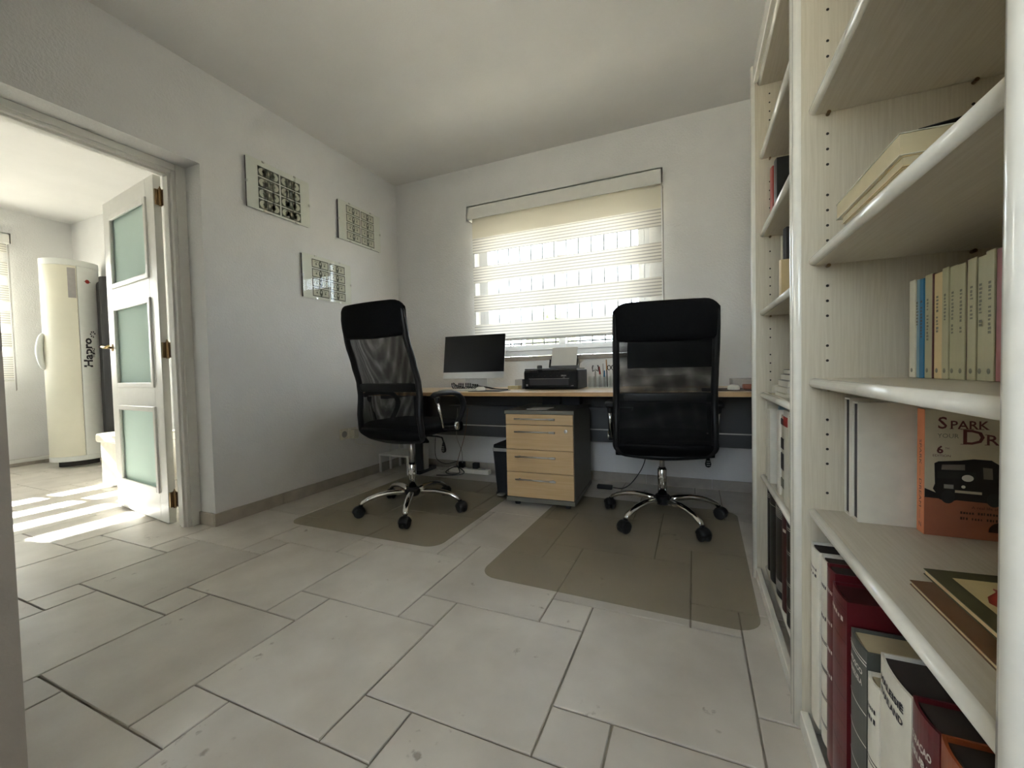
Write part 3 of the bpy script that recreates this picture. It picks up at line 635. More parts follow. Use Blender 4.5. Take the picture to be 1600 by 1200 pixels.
# far bookcase contents
book('dark red and grey hardback on the upper shelf of the far bookcase', .275, 1.865, 1.92, 1.4135, 1.63, .2, 'red', 'bk_grey')
book('tall black hardback beside the red one on the upper shelf, far bookcase', .279, 1.805, 1.862, 1.4135, 1.632, .2, 'bk_black', 'pages')
book('slim pale book left of the plum hardback, second shelf, far bookcase', .303, 1.848, 1.864, 1.0995, 1.36, .18, 'beige', 'pages')
book('dark plum hardback, second shelf, far bookcase', .305, 1.79, 1.846, 1.0995, 1.375, .18, 'coat', 'pages')
book('cream short book standing in front, second shelf, far bookcase', .282, 1.745, 1.775, 1.0995, 1.25, .15, 'tan', 'pages')
z = .7695
for k, (x0, sz, th, cm) in enumerate(((.272, .12, .012, 'offwhite'), (.278, .12, .020, 'beige'), (.282, .11, .022, 'greybox'), (.290, .10, .020, 'bk_black'), (.30, .09, .016, 'coat'))):
    flat_book('pocket_book', ['lowest', 'second lowest', 'middle', 'second highest', 'topmost'][k]+' of the small pocket books piled on the middle shelf, far bookcase', [(x0, 1.79), (x0, 1.79-sz-.06), (x0+.15, 1.79-sz-.06), (x0+.15, 1.79)], z, th, cm, 'bk_white'); z += th+.0005
flat_book('leaflet', 'thin white leaflet lying left of the pocket book pile, far bookcase', [(.262, 1.866), (.262, 1.795), (.40, 1.795), (.40, 1.866)], .7695, .006, 'bk_white', 'pages')
tag(box('card_box', M['bk_white'], .285, .36, 1.875, 1.942, .7695, .80, None, .002), 'small white box left of the thin leaflet, far bookcase', 'box')
for k, (ya, yb, cm, xf) in enumerate(((1.915, 1.945, 'bk_white', .262), (1.868, 1.913, 'offwhite', .262), (1.80, 1.864, 'bk_white', .256), (1.70, 1.72, 'paleblue', .27), (1.655, 1.695, 'bk_white', .262), (1.58, 1.650, 'offwhite', .268), (1.50, 1.575, 'bk_white', .262), (1.42, 1.495, 'offwhite', .262))):
    r_ = book('white file on the far bookcase lower shelf, '+['against its far side', 'second from its far side', 'third from its far side', 'the thin blue-grey one', 'just right of the thin blue-grey one', 'the one with dark pictures on its spine', 'with a red tab', 'half hidden by the divider'][k], xf, ya, yb, .4365, .735-.012*(k % 3), .22, cm, 'pages', rnd=.002, name='binder_file')
    if k == 5:
        for (z0, z1, cc) in ((.68, .70, 'bk_black'), (.60, .635, 'coat'), (.53, .585, 'bk_black'), (.47, .50, 'billmid')): box('spine_picture', M[cc], xf-.001, xf+.001, 1.585, 1.645, z0, z1, r_)
    if k == 6: box('spine_tab', M['pencil_red'], xf-.001, xf+.001, 1.51, 1.565, .685, .715, r_)
for k, (ya, yb, cm, zt, xf) in enumerate(((1.885, 1.945, 'bk_black', .395, .265), (1.78, 1.88, 'bk_black', .385, .262), (1.66, 1.775, 'bk_black', .395, .265), (1.57, 1.655, 'bk_maroon', .395, .265), (1.47, 1.565, 'bk_black', .39, .262), (1.37, 1.465, 'bk_black', .39, .262))):
    ln = {0: (.9, .88, .92), 1: (.9,), 2: tuple([.94-.018*q for q in range(6)]+[.17-.018*q for q in range(6)]), 3: (), 4: (.93, .95, .70, .72, .40, .42, .16, .18), 5: (.9,)}[k]
    book(['black hardback against the far side', 'black hardback with a single silver band', 'black hardback with two sets of silver rules', 'dark maroon hardback', 'black and maroon hardback with four silver bands', 'black hardback half behind the divider'][k]+', bottom row of the far bookcase', xf, ya, yb, .0625, zt, .22, cm, 'pages_dark', rnd=.012, lines=ln, linem='printw', name='volume', lab=[('##', .8)] if k == 3 else None, labs=.02)

# ------------------------------------------------------------------ framed banknote sheets
def bill_mesh(kind):
    s = MB(); w_, h_ = .1535, .0635
    e = lambda x, y, a, b, n=14: [(0, x+a*math.cos(2*math.pi*k/n), y+b*math.sin(2*math.pi*k/n)) for k in range(n)]
    def P(pts, mi, lift): s.cur = mi; s.add([(lift, b, c) for _, b, c in pts], [tuple(range(len(pts)))])
    P([(0, -w_/2, -h_/2), (0, w_/2, -h_/2), (0, w_/2, h_/2), (0, -w_/2, h_/2)], 0, 0)
    if kind == 0:
        for sg in (-1, 1):
            P(e(sg*.042, 0, .029, .026), 1, .0003); P([(0, sg*.016, -.023), (0, sg*.042, -.024), (0, sg*.042, .024), (0, sg*.016, .023)], 1, .0003)
            P(e(sg*.039, .001, .008, .009, 10), 2, .0006)
        P(e(0, 0, .010, .024), 2, .0006); P(e(0, .004, .004, .012, 10), 1, .0008)
    else:
        P([(0, -.070, -.025), (0, .070, -.025), (0, .070, .025), (0, -.070, .025)], 1, .0003)
        P(e(0, 0, .015, .026), 0, .0006); P(e(.0, .006, .006, .010, 10), 1, .0009)
        for sg in (-1, 1): P(e(sg*.038, -.002, .008, .008, 10), 2, .0006); P([(0, sg*.02, .012), (0, sg*.052, .012), (0, sg*.052, .016), (0, sg*.02, .016)], 2, .0006)
    me = bpy.data.meshes.new('banknote'); me.from_pydata([tuple(v) for v in s.v], [], s.f)
    for m_ in ('billdark', 'billpale', 'billmid'): me.materials.append(M[m_])
    for p, i in zip(me.polygons, s.mi): p.material_index = i
    bm = bmesh.new(); bm.from_mesh(me)
    for f in bm.faces:
        if f.normal.x < 0: f.normal_flip()
    bm.to_mesh(me); bm.free(); return me
bm0, bm1 = bill_mesh(0), bill_mesh(1)
def picture(label, y0, y1, z0, z1, by0, bz0, me):
    root = thing('picture_frame', label, 'picture', (XL, (y0+y1)/2, z0), 0, 'framed banknote sheets')
    box('backing', M['dgrey'], XL+.001, XL+.016, y0+.004, y1-.004, z0+.004, z1-.004, root)
    box('sheet', M['printpaper'], XL+.016, XL+.0175, y0, y1, z0, z1, root)
    for c in range(2):
        for r_ in range(4):
            share('banknote', me, root, Vector((XL+.0178, by0+.0785+.1635*c, bz0+.0335+.0705*r_))-root.location)
    box('glass_pane', M['picglass'], XL+.0195, XL+.0215, y0, y1, z0, z1, root)
    ym, zm = (y0+y1)/2, (z0+z1)/2
    for (a, b, c, d) in ((y0+.11, y0+.125, z1-.008, z1+.002), (y1-.125, y1-.11, z1-.008, z1+.002), (y0+.11, y0+.125, z0-.002, z0+.008), (y1-.125, y1-.11, z0-.002, z0+.008), (y0-.002, y0+.008, zm-.008, zm+.008), (y1-.008, y1+.002, zm-.008, zm+.008)):
        box('clip', M['steel'], XL+.012, XL+.0225, a, b, c, d, root)
picture('framed sheet of eight banknotes nearest the doorway, highest of the three', 1.793, 2.265, 1.963, 2.288, 1.870, 1.975, bm0)
picture('framed sheet of eight banknotes nearest the window corner', 2.540, 3.020, 1.970, 2.284, 2.622, 1.986, bm1)
picture('framed sheet of eight banknotes hanging lowest, above the left office chair', 2.185, 2.648, 1.451, 1.771, 2.266, 1.468, bm1)

# ------------------------------------------------------------------ desk
DZ, DY0, DY1, DX0, DX1 = .741, 2.45, 3.24, -2.355, .592
dk = thing('desk', 'long maple-topped office desk under the window', 'desk', (-.84, 2.85, 0))
tp = box('desk_top', M['desktop'], DX0, DX1, DY0+.003, DY1, DZ-.025, DZ, dk, .002)
box('front_edge', M['mapleedge'], DX0, DX1, DY0, DY0+.003, DZ-.0245, DZ-.001, tp)
pnl = box('modesty_panel', M['dgrey'], DX0+.12, DX1-.12, 3.105, 3.123, .333, .70, dk)
box('panel_rail', M['steel'], DX0+.12, DX1-.12, 3.098, 3.105, .422, .430, pnl)
for lx in (-2.205, .50):
    l = box('leg', M['dgrey'], lx-.03, lx+.03, 2.97, 3.09, .035, DZ-.05, dk, .006)
    box('leg_column', M['steel'], lx+.032, lx+.05, 3.0, 3.06, .035, .40, l, .004)
    box('foot', M['dgrey'], lx-.035, lx+.035, 2.945, 3.20, .0, .036, l, .008)
    box('top_bracket', M['dgrey'], lx-.03, lx+.03, 2.56, 3.18, DZ-.055, DZ-.0275, l)
box('cable_tray', M['dgrey'], -1.9, -.4, 3.0, 3.09, .58, .60, dk)

# ------------------------------------------------------------------ pedestal
pd = thing('drawer_pedestal', 'grey and maple mobile drawer pedestal with four bar handles', 'pedestal', (-.9, 2.46, 0), R(2.5))
PW, PD = .445, .56
def lb(name, m, x0, x1, y0, y1, z0, z1, parent, bevel=0): return box(name, m, x0, x1, y0, y1, z0, z1, parent, bevel, world=False)
bd = lb('carcass', M['grey'], -PW/2, PW/2, .020, PD, .066, .600, pd)
lb('top_panel', M['grey'], -PW/2-.006, PW/2+.006, -.002, PD, .602, .626, pd, .003)
lb('base_panel', M['grey'], -PW/2-.004, PW/2+.004, .0, PD, .036, .064, pd, .003)
for z0, z1 in ((.535, .600), (.376, .532), (.230, .373), (.068, .227)):
    dr = lb('drawer_front', M['maple'], -PW/2+.002, PW/2-.002, .0, .019, z0, z1, pd, .0015)
    hz = z1-.040 if z1-z0 > .1 else (z0+z1)/2+.006
    h = MB().tube([(-.152, -.028, hz), (.108, -.028, hz)], .0052, 10).build('bar_handle', M['steel'], dr, world=False, smooth=True)
    for hxx in (-.130, .088):
        MB().tube([(hxx, 0, hz), (hxx, -.028, hz)], .0045, 8).build('handle_post', M['steel'], dr, world=False)
    MB().tube([(.075, -.028, hz), (.112, -.028, hz)], .0072, 10).build('handle_sleeve', M['alu'], dr, world=False)
    if abs(z1-.532) < .001: MB().lathe([(0, 0), (.011, 0), (.011, .004), (.006, .005), (0, .005)], 16, Matrix.Translation((.175, 0, hz+.006)) @ Matrix.Rotation(math.pi/2, 4, 'X')).build('lock', M['steel'], dr, world=False)
for cx_ in (-.17, .17):
    for cyy in (.06, .48):
        MB().tube([(cx_-.014, cyy, .018), (cx_+.014, cyy, .018)], .018, 14).build('caster', M['rubber'], pd, world=False)
tag(box('memo_block', M['paper'], -1.0, -.86, 2.52, 2.66, .6265, .630, None), 'flat sheet of note paper on the drawer pedestal', 'paper')
for k, x_ in enumerate((-1.02, -.87)):
    tag(box('storage_box', M['binbody'], x_, x_+.13, 2.88, 2.98, .6265, .712, None, .004), ['dark blue-black box at the left on top of the drawer pedestal', 'dark blue-black box at the right on top of the drawer pedestal'][k], 'box')
# pedal bin
bn = thing('pedal_bin', 'black pedal bin with pale rim between mat and drawer pedestal', 'bin', (-1.235, 2.75, 0))
s = MB(); 
def rr(w_, d_, r_, n=4):
    o = []
    for (sx, sy, a0) in ((1, 1, 0), (-1, 1, 90), (-1, -1, 180), (1, -1, 270)):
        for k in range(n+1):
            a = R(a0+90*k/n); o.append((sx*(w_-r_)+r_*math.cos(a), sy*(d_-r_)+r_*math.sin(a)))
    return o
lo, hi = rr(.062, .10, .02), rr(.080, .118, .02); n_ = len(lo)
s.add([(a, b, .012) for a, b in lo]+[(a, b, .315) for a, b in hi], [tuple(range(n_-1, -1, -1)), tuple(range(n_, 2*n_))]+[(i, (i+1) % n_, n_+(i+1) % n_, n_+i) for i in range(n_)])
s.build('body', M['binbody'], bn, world=False, bevel=.003)
MB().prism(rr(.083, .121, .022), lambda a, b: Vector((a, b, .315)), lambda a, b: Vector((a, b, .338))).build('rim', M['greybox'], bn, world=False, bevel=.003)
MB().prism(rr(.079, .117, .02), lambda a, b: Vector((a, b, .338)), lambda a, b: Vector((a*.96, b*.96, .362))).build('lid', M['black'], bn, world=False, bevel=.006)
MB().prism(rr(.072, .108, .03), lambda a, b: Vector((a, b, 0)), lambda a, b: Vector((a, b, .014))).build('base', M['black'], bn, world=False)
MB().prism(rr(.026, .03, .018), lambda a, b: Vector((a-.01, b-.132, .012)), lambda a, b: Vector((a-.01, b-.132, .022))).build('pedal', M['steel'], bn, world=False, bevel=.003)

# ------------------------------------------------------------------ chair mats
def chair_mat(label, x0, x1, y0, y1, rz=0, r=.085):
    cxm, cym = (x0+x1)/2, (y0+y1)/2
    o = rr((x1-x0)/2, (y1-y0)/2, r, 6)
    ob = MB().prism(o, lambda a, b: Vector((a, b, 0)), lambda a, b: Vector((a, b, .0022))).build('chair_mat', M['vinyl'])
    ob.location = (cxm, cym, .0006); ob.rotation_euler.z = rz
    return tag(ob, label, 'mat', 'floor protector mats')
chair_mat('clear smoky floor mat under the left office chair', -2.25, -1.19, 1.725, 2.93)
chair_mat('clear smoky floor mat under the right office chair beside the bookcase', -.852, .214, 1.55, 2.80, R(-1.2))

# ------------------------------------------------------------------ office chairs
def chair(label, c, phi, dz, legrot):
    root = thing('office_chair', label, 'chair', (c[0], c[1], .003), -R(phi), 'mesh-back office chairs')
    L = lambda mb, nm, m, par=root, **k: mb.build(nm, m, par, world=False, **k)
    # five-star base (angles are in world, so undo the seat's turn)
    for k in range(5):
        a = R(legrot+72*k)+R(phi); ca, sa = math.cos(a), math.sin(a)
        prof = [(.03, .118), (.09, .126), (.16, .128), (.22, .120), (.27, .106), (.305, .088), (.318, .070)]
        L(MB().tube([(r_*ca, r_*sa, z_) for r_, z_ in prof], [.022, .0215, .0205, .0195, .0185, .0165, .013], 12, flat=.75), 'base_leg', M['chrome'], smooth=True)
        cst = MB(); tw = a+random.uniform(-.9, .9); ax = Vector((-math.sin(tw), math.cos(tw), 0)); tr_ = Vector((math.cos(tw), math.sin(tw), 0))
        ctr = Vector((.322*ca,   .322*sa, .0325))+tr_*.008
        for sg in (-1, 1):
            q = Matrix.Translation(ctr+ax*sg*.0155) @ ax.to_track_quat('Z', 'Y').to_matrix().to_4x4()
            cst.lathe([(0, -.012), (.024, -.012), (.0315, -.007), (.032, .005), (.027, .011), (0, .012)], 16, q)
        co = L(cst, 'caster', M['rubber'], smooth=False, bevel=0)
        hood = MB().grid(lambda u, v: ctr+ax*(v-.5)*.060+(tr_*math.cos(math.pi*(1-u)*.95+.1)+Vector((0, 0, 1))*math.sin(math.pi*(1-u)*.95+.1))*(.0375-.012*(2*v-1)**4), 10, 6)
        L(hood, 'caster_hood', M['black'], co, smooth=True, solid=.002)
        L(MB().tube([(.318*ca, .318*sa, .078), (.318*ca, .318*sa, .05)], .0115, 10), 'caster_stem', M['black'], co)
    L(MB().lathe([(0, .092), (.034, .092), (.042, .100), (.042, .140), (.034, .148), (0, .148)], 24), 'hub', M['black'], smooth=False, bevel=.002)
    zt = .40+dz
    L(MB().lathe([(0, .148), (.0255, .148), (.0255, .292), (.022, .297), (0, .297)], 24), 'column_sleeve', M['chrome'], smooth=True)
    L(MB().lathe([(0, .297), (.019, .297), (.019, .306), (0, .306)], 20), 'column_ring', M['black'])
    L(MB().lathe([(0, .306), (.0145, .306), (.0145, zt), (0, zt)], 20), 'piston', M['steel'], smooth=True)
    T = Matrix.Translation((0, 0, dz))
    V = lambda x, y, z: Vector((x, y, z+dz))
    mech = MB().box(-.075, .075, -.11, .13, .385, .425, T); L(mech, 'tilt_mechanism', M['black'], bevel=.012)
    L(MB().tube([V(0, .10, .375), V(0, .10, .34)], .026, 16), 'tension_knob', M['black'])
    lv = L(MB().tube([V(.07, .02, .405), V(.20, .02, .405), V(.235, .02, .40), V(.245, .02, .375)], .0048, 8), 'tilt_lever', M['black'], smooth=True)
    kn = MB(); kn.prism([(0, .0), (.006, -.012), (.011, -.030), (.016, -.050), (.013, -.066), (0, -.072), (-.013, -.066), (-.016, -.050), (-.011, -.030), (-.006, -.012)], lambda a, b: V(.246+a, .012, .378+b), lambda a, b: V(.246+a, .028, .378+b))
    ko = L(kn, 'lever_knob', M['black'], lv, bevel=.004)
    for q in range(3): L(MB().box(.237, .255, .0108, .012, .343-.012*q, .346-.012*q, T), 'knob_rib', M['steel'], ko)
    # seat
    def seat_fn(u, v):
        a = 2*math.pi*u; ph = math.pi*(v-.5)
        se = lambda t, p: math.copysign(abs(t)**p, t)
        x = .255*se(math.cos(a), .35)*se(math.cos(ph), .35); y = .245*se(math.sin(a), .35)*se(math.cos(ph), .35)
        z = .465+.045*se(math.sin(ph), .5); f = max(0, y-.08)
        return V(x, y+.035, z-f*f*1.3)
    L(MB().grid(seat_fn, 40, 16), 'seat_cushion', M['leather'], smooth=True)
    # backrest curves
    key = [(.40, -.155), (.45, -.205), (.55, -.215), (.66, -.205), (.75, -.215), (.86, -.25), (1.0, -.295), (1.12, -.315), (1.25, -.325)]
    def yb(z):
        for (z0, y0), (z1, y1) in zip(key, key[1:]):
            if z <= z1:
                t = (z-z0)/(z1-z0); t = max(0, t); t = t*t*(3-2*t)*.5+t*.5; return y0+(y1-y0)*t
        return key[-1][1]
    HW = lambda z: .247-.010*max(0, min(1, (z-.5)/.7)) if z > .5 else .250
    ysurf = lambda x, z: yb(z)+.45*x*x
    zb_, zt_, rc = .405, 1.185, .06
    loop = []
    for k in range(9): 
        a = R(180+90*k/8); loop.append((-HW(zb_)+rc+rc*math.cos(a), zb_+rc+rc*math.sin(a)))
    for k in range(1, 6): loop.append((-HW(zb_)+rc+(2*HW(zb_)-2*rc)*k/6, zb_-.012*math.sin(math.pi*k/6)))
    for k in range(9):
        a = R(270+90*k/8); loop.append((HW(zb_)-rc+rc*math.cos(a), zb_+rc+rc*math.sin(a)))
    for k in range(1, 16): z_ = zb_+rc+(zt_-2*rc-zb_)*k/16; loop.append((HW(z_), z_))
    for k in range(9):
        a = R(0+90*k/8); loop.append((HW(zt_)-rc+rc*math.cos(a), zt_-rc+rc*math.sin(a)))
    for k in range(9):
        a = R(90+90*k/8); loop.append((-HW(zt_)+rc+rc*math.cos(a), zt_-rc+rc*math.sin(a)))
    for k in range(1, 16): z_ = zt_-rc-(zt_-2*rc-zb_)*k/16; loop.append((-HW(z_), z_))
    L(MB().tube([V(x, ysurf(x, z_), z_) for x, z_ in loop], .018, 8, closed=True), 'back_frame', M['black'], smooth=True)
    for nm, o_ in (('rear_mesh', -.012), ('front_mesh', .016)):
        L(MB().grid(lambda u, v: V((2*u-1)*HW(.42+v*.64), ysurf((2*u-1)*HW(.42+v*.64), .42+v*.64)+o_-.012*(1 if o_ > 0 else -.3)*math.sin(math.pi*u), .42+v*.64), 12, 24), nm, M['mesh' if o_ < 0 else 'mesh2'], smooth=True)
    def band(z0, z1, th, off, nm, m, sag=0, grow=0, par=root):
        def fn(u, v):
            # closed cross-section around (u along x, v around)
            a = 2*math.pi*v; se = lambda t, p: math.copysign(abs(t)**p, t)
            hw = HW((z0+z1)/2)+grow; x = (2*u-1)*hw
            ed = (1-abs(2*u-1)**8)**.5 if abs(2*u-1) < 1 else 0
            zc, hz = (z0+z1)/2, (z1-z0)/2
            z_ = zc+hz*se(math.sin(a), .45)
            if z_ > zc: z_ = zc+(z_-zc)*(1-.40*max(0, (abs(2*u-1)-.72)/.28)**2.2)
            z_ -= sag*(1-(2*u-1)**2)*(1 if z_ < zc else 0)
            return V(x, ysurf(x, z_)+off+th*se(math.cos(a), .6)*max(.25, ed), z_)
        return L(MB().grid(fn, 28, 24), nm, m, par, smooth=True)
    band(1.015, 1.208, .030, .0, 'headrest', M['leather'], sag=.012, grow=.016)
    band(.692, .745, .013, .0, 'lumbar_band', M['black'])
    band(.392, .475, .020, .0, 'lower_back_cover', M['leather'], sag=.0, grow=.004)
    # armrests
    for sg in (-1, 1):
        ax_ = sg*.285
        pts = [(-.115, .662), (-.09, .674), (-.03, .678), (.06, .676), (.12, .664), (.165, .635), (.182, .60), (.172, .56), (.145, .52), (.115, .485), (.095, .455)]
        arm = L(MB().tube([V(ax_, y_, z_) for y_, z_ in pts], [.020, .027, .029, .029, .027, .024, .022, .021, .021, .020, .017], 10, flat=.55), 'armrest', M['black'], smooth=True)
        L(MB().tube([V(ax_, -.075, .655), V(ax_, -.075, .625)], [.017, .013], 10), 'strut_socket', M['black'], arm)
        L(MB().tube([V(ax_, -.075, .63), V(ax_-sg*.005, -.02, .47)], .0078, 10), 'chrome_strut', M['chrome'], arm, smooth=True)
        L(MB().tube([V(ax_-sg*.06, .02, .462), V(ax_+sg*.004, .02, .462), V(ax_+sg*.004, .095, .455)], .014, 8), 'arm_bracket', M['black'], arm)
        bs = MB().lathe([(0, 0), (.026, 0), (.027, .006), (.020, .010), (0, .011)], 20, Matrix.Translation(V(ax_+sg*.012, .09, .468)) @ Matrix.Rotation(sg*math.pi/2, 4, 'Y'))
        L(bs, 'chrome_cap', M['chrome'], arm, smooth=True)
    return root
chair('black mesh-back office chair on chrome base, left of the drawer pedestal, set higher', (-1.662, 2.175), 6, .075, -61, )
chair('black mesh-back office chair on chrome base, in front of the bookcase side of the desk', (-.172, 2.52), -8, 0, -50, )

# ------------------------------------------------------------------ things on the desk
def monitor(label, c, rz, tilt=R(9)):
    root = thing('desktop_computer', label, 'computer', (c[0], c[1], DZ), rz, 'all-in-one computers')
    TT = Matrix.Translation((0, 0, .255)) @ Matrix.Rotation(-tilt, 4, 'X')
    L = lambda mb, nm, m, par=root, **k: mb.build(nm, m, par, world=False, **k)
    w_, zb_, zt_ = .264, -.172, .172
    hs_ = L(MB().box(-w_, w_, 0, .010, zb_, zt_, TT), 'housing', M['alu'], bevel=.004)
    def back(u, v):
        x = (2*u-1)*w_*.98; z_ = zb_+.01+(zt_-zb_-.02)*v
        return TT @ Vector((x, .009+.028*(1-(2*u-1)**2)*(1-(2*v-1)**2)**.7, z_))
    L(MB().grid(back, 14, 12), 'rear_shell', M['alu'], hs_, smooth=True)
    L(MB().box(-w_+.001, w_-.001, -.0022, .0, -.121, zt_-.001, TT), 'screen', M['screen'])
    L(MB().box(-w_+.001, w_-.001, -.0020, .0, zb_+.001, -.1215, TT), 'chin', M['alu'])
    ft = MB().grid(lambda u, v: Vector(((u-.5)*.19, .035-.0+.12*0+(-.07+ (.155)*(v if v < .5 else .5))*1.0 + (0 if v < .5 else -(v-.5)*.03), .003 if v < .5 else .003+(v-.5)*.46)), 1, 16)
    L(ft, 'stand', M['alu'], solid=.005)
    return root
monitor('switched-off all-in-one computer with black screen, between left chair and printer', (-1.575, 2.87), R(1.5))
monitor('switched-off all-in-one computer hidden behind the right office chair', (-.145, 2.90), R(5))
def cable(label, pts, r=.0028, m='black', name='cable', grp=None):
    # smooth through the points
    P = [Vector(p) for p in pts]; out = []
    for i in range(len(P)-1):
        p0, p1, p2, p3 = P[max(i-1, 0)], P[i], P[i+1], P[min(i+2, len(P)-1)]
        for k in range(6):
            t = k/6; out.append(.5*((2*p1)+(-p0+p2)*t+(2*p0-5*p1+4*p2-p3)*t*t+(-p0+3*p1-3*p2+p3)*t**3))
    out.append(P[-1]); o = MB().tube(out, r, 6).build(name, M[m], smooth=True)
    return tag(o, label, 'cable', grp)
zc = DZ+.004
for k in range(3):
    pts = [(-1.76+.06*k, 2.86, zc)]
    for q in range(26):
        a = q*.85+k*1.3; pts.append((-1.75+.0085*q+.045*k+.010*math.cos(a), 2.80-.024*k+.008*math.cos(a), zc+.026+.022*math.sin(a)*(1 if q < 18 else .6)))
    pts += [(-1.46+.02*k, 2.80-.02*k, zc+.02), (-1.38+.03*k, 2.79-.015*k, zc+.004), (-1.26+.01*k, 2.80-.015*k, zc)]
    cable(['dark coiled cable heaped under the left computer screen', 'second dark cable looping under the left computer screen', 'dark cable trailing right from under the left computer screen'][k], pts, .0032, 'bk_black' if k != 1 else 'coat', 'cable', 'cables under the left screen')
# keyboards, mice, pads
def keyboard(label, x0, x1, y0, y1):
    root = thing('keyboard', label, 'keyboard', ((x0+x1)/2, (y0+y1)/2, DZ)); z = DZ+.0005
    MB().add([(x0, y0, z), (x1, y0, z), (x1, y1, z), (x0, y1, z), (x0, y0, z+.005), (x1, y0, z+.005), (x1, y1, z+.012), (x0, y1, z+.012)], [(0, 3, 2, 1), (4, 5, 6, 7), (0, 1, 5, 4), (1, 2, 6, 5), (2, 3, 7, 6), (3, 0, 4, 7)]).build('body', M['alu'], root, .002)
    km = None; n = 14
    for r_ in range(5):
        for c_ in range(n):
            w_ = (x1-x0-.012)/n; d_ = (y1-y0-.012)/5; xx = x0+.006+w_*(c_+.5); yy = y0+.006+d_*(r_+.5); zz = z+.0052+.007*(yy-y0)/(y1-y0)
            if km is None:
                kk = MB().box(-w_*.42, w_*.42, -d_*.42, d_*.42, 0, .0022); km = bpy.data.meshes.new('key'); km.from_pydata([tuple(v) for v in kk.v], [], kk.f); km.materials.append(M['bk_white'])
            share('key', km, root, Vector((xx, yy, zz))-root.location)
keyboard('slim white keyboard in front of the left computer', -1.73, -1.42, 2.60, 2.71)
keyboard('slim keyboard behind the right office chair', -.28, .02, 2.62, 2.73)
def mouse(label, x, y, s=1.0):
    root = thing('mouse', label, 'mouse', (x, y, DZ+.004))
    def sh(u, v):
        a = 2*math.pi*u; r_ = math.sin(v*math.pi/2)**.7; hgt = .026*math.cos(v*math.pi/2)**.6
        return Vector((.030*s*r_*math.cos(a), .054*s*r_*math.sin(a), hgt*s+.001))
    MB().grid(sh, 20, 8).build('shell', M['bk_white'], root, world=False, smooth=True)
    MB().prism([(.029*s*math.cos(t), .053*s*math.sin(t)) for t in [k*math.pi/8 for k in range(16)]], lambda a, b: Vector((a, b, 0)), lambda a, b: Vector((a, b, .002))).build('base', M['greybox'], root, world=False)
tag(box('mouse_pad', M['print'], -1.44, -1.20, 2.53, 2.72, DZ+.0003, DZ+.0035, None, .001), 'thin dark mouse pad beside the white keyboard', 'mouse pad')
mouse('white computer mouse on the mouse pad by the left computer', -1.395, 2.63)
tag(box('desk_pad', M['darkbrown'], .04, .50, 2.55, 2.85, DZ+.0003, DZ+.0035, None, .001), 'dark flat desk pad at the bookcase end of the desk', 'desk pad')
mouse('white computer mouse on the desk pad at the bookcase end', .205, 2.66, 1.05)
tag(box('pocket_case', M['terracotta'], .255, .40, 2.68, 2.74, DZ+.004, DZ+.032, None, .006), 'small reddish brown case right of the mouse', 'case')
tag(box('letter_tray', M['greybox'], .22, .52, 2.95, 3.18, DZ+.0003, DZ+.055, None, .004), 'low grey-white box at the back of the desk by the bookcase', 'box')
tag(box('note_box', M['tan_box'], -1.285, -1.20, 2.86, 2.93, DZ+.0003, DZ+.026, None, .003), 'small yellowish card box left of the printer', 'box')
cbx = thing('speaker_cube', 'pale grey two-tone cube left of the printer', 'box', (-1.20, 2.97, DZ))
box('left_face_block', M['greybox'], -1.255, -1.195, 2.93, 3.03, DZ+.0003, DZ+.072, cbx, .002); box('right_face_block', M['coat'], -1.1945, -1.135, 2.93, 3.03, DZ+.0003, DZ+.072, cbx, .002)
# printer
px0, px1, py0, py1 = -1.117, -.727, 2.77, 3.06; pz = DZ+.004
pr = thing('inkjet_printer', 'black inkjet printer with a sheet of paper in its rear tray', 'printer', (-.92, 2.91, DZ))
bdy = MB().box(px0, px1, py0+.012, py1, pz, pz+.135).build('body', M['black'], pr, .006)
box('lid', M['gloss'], px0+.004, px1-.004, py0+.01, py1-.05, pz+.136, pz+.145, pr, .003)
MB().add([(px0+.004, py0+.012, pz+.001), (px1-.004, py0+.012, pz+.001), (px1-.004, py0, pz+.012), (px0+.004, py0, pz+.012), (px0+.004, py0, pz+.118), (px1-.004, py0, pz+.118), (px1-.004, py0+.012, pz+.134), (px0+.004, py0+.012, pz+.134)], [(0, 1, 2, 3), (3, 2, 5, 4), (4, 5, 6, 7)]).build('front_panel', M['screen'], pr)
box('paper_slot', M['print'], px0+.045, px1-.06, py0-.002, py0+.002, pz+.028, pz+.07, pr)
box('slot_trim', M['steel'], px0+.04, px1-.055, py0-.003, py0+.001, pz+.072, pz+.0745, pr)
for k in range(5):
    MB().lathe([(0, 0), (.004, 0), (.004, .001), (0, .001)], 10, Matrix.Translation((px0+.07+.045*k, py0-.0005, pz+.093)) @ Matrix.Rotation(math.pi/2, 4, 'X')).build('control_button', M['coat'], pr)
text('EPSON', .013, (px1-.112, py0-.001, pz+.089), (1, 0, 0), (0, 0, 1), M['printw'], pr, 'maker_lettering', wid=.036, bold=.0003)
text('#####', .006, (px1-.10, py0-.001, pz+.079), (1, 0, 0), (0, 0, 1), M['greybox'], pr, 'model_lettering')
box('card_reader', M['greybox'], px0+.018, px0+.032, py0-.001, py0+.001, pz+.022, pz+.036, pr)
text('####', .008, (px1-.042, py0-.001, pz+.022), (1, 0, 0), (0, 0, 1), M['printw'], pr, 'wireless_mark')
box('rear_feed_base', M['dgrey'], px0+.12, px1-.055, py1-.05, py1-.005, pz+.136, pz+.165, pr, .003)
tl_ = MB(); TR = Matrix.Translation((-.905, py1-.01, pz+.15)) @ Matrix.Rotation(R(-22), 4, 'X')
tl_.box(-.105, .105, .0, .004, 0, .10, TR); tro = tl_.build('paper_support', M['black'], pr)
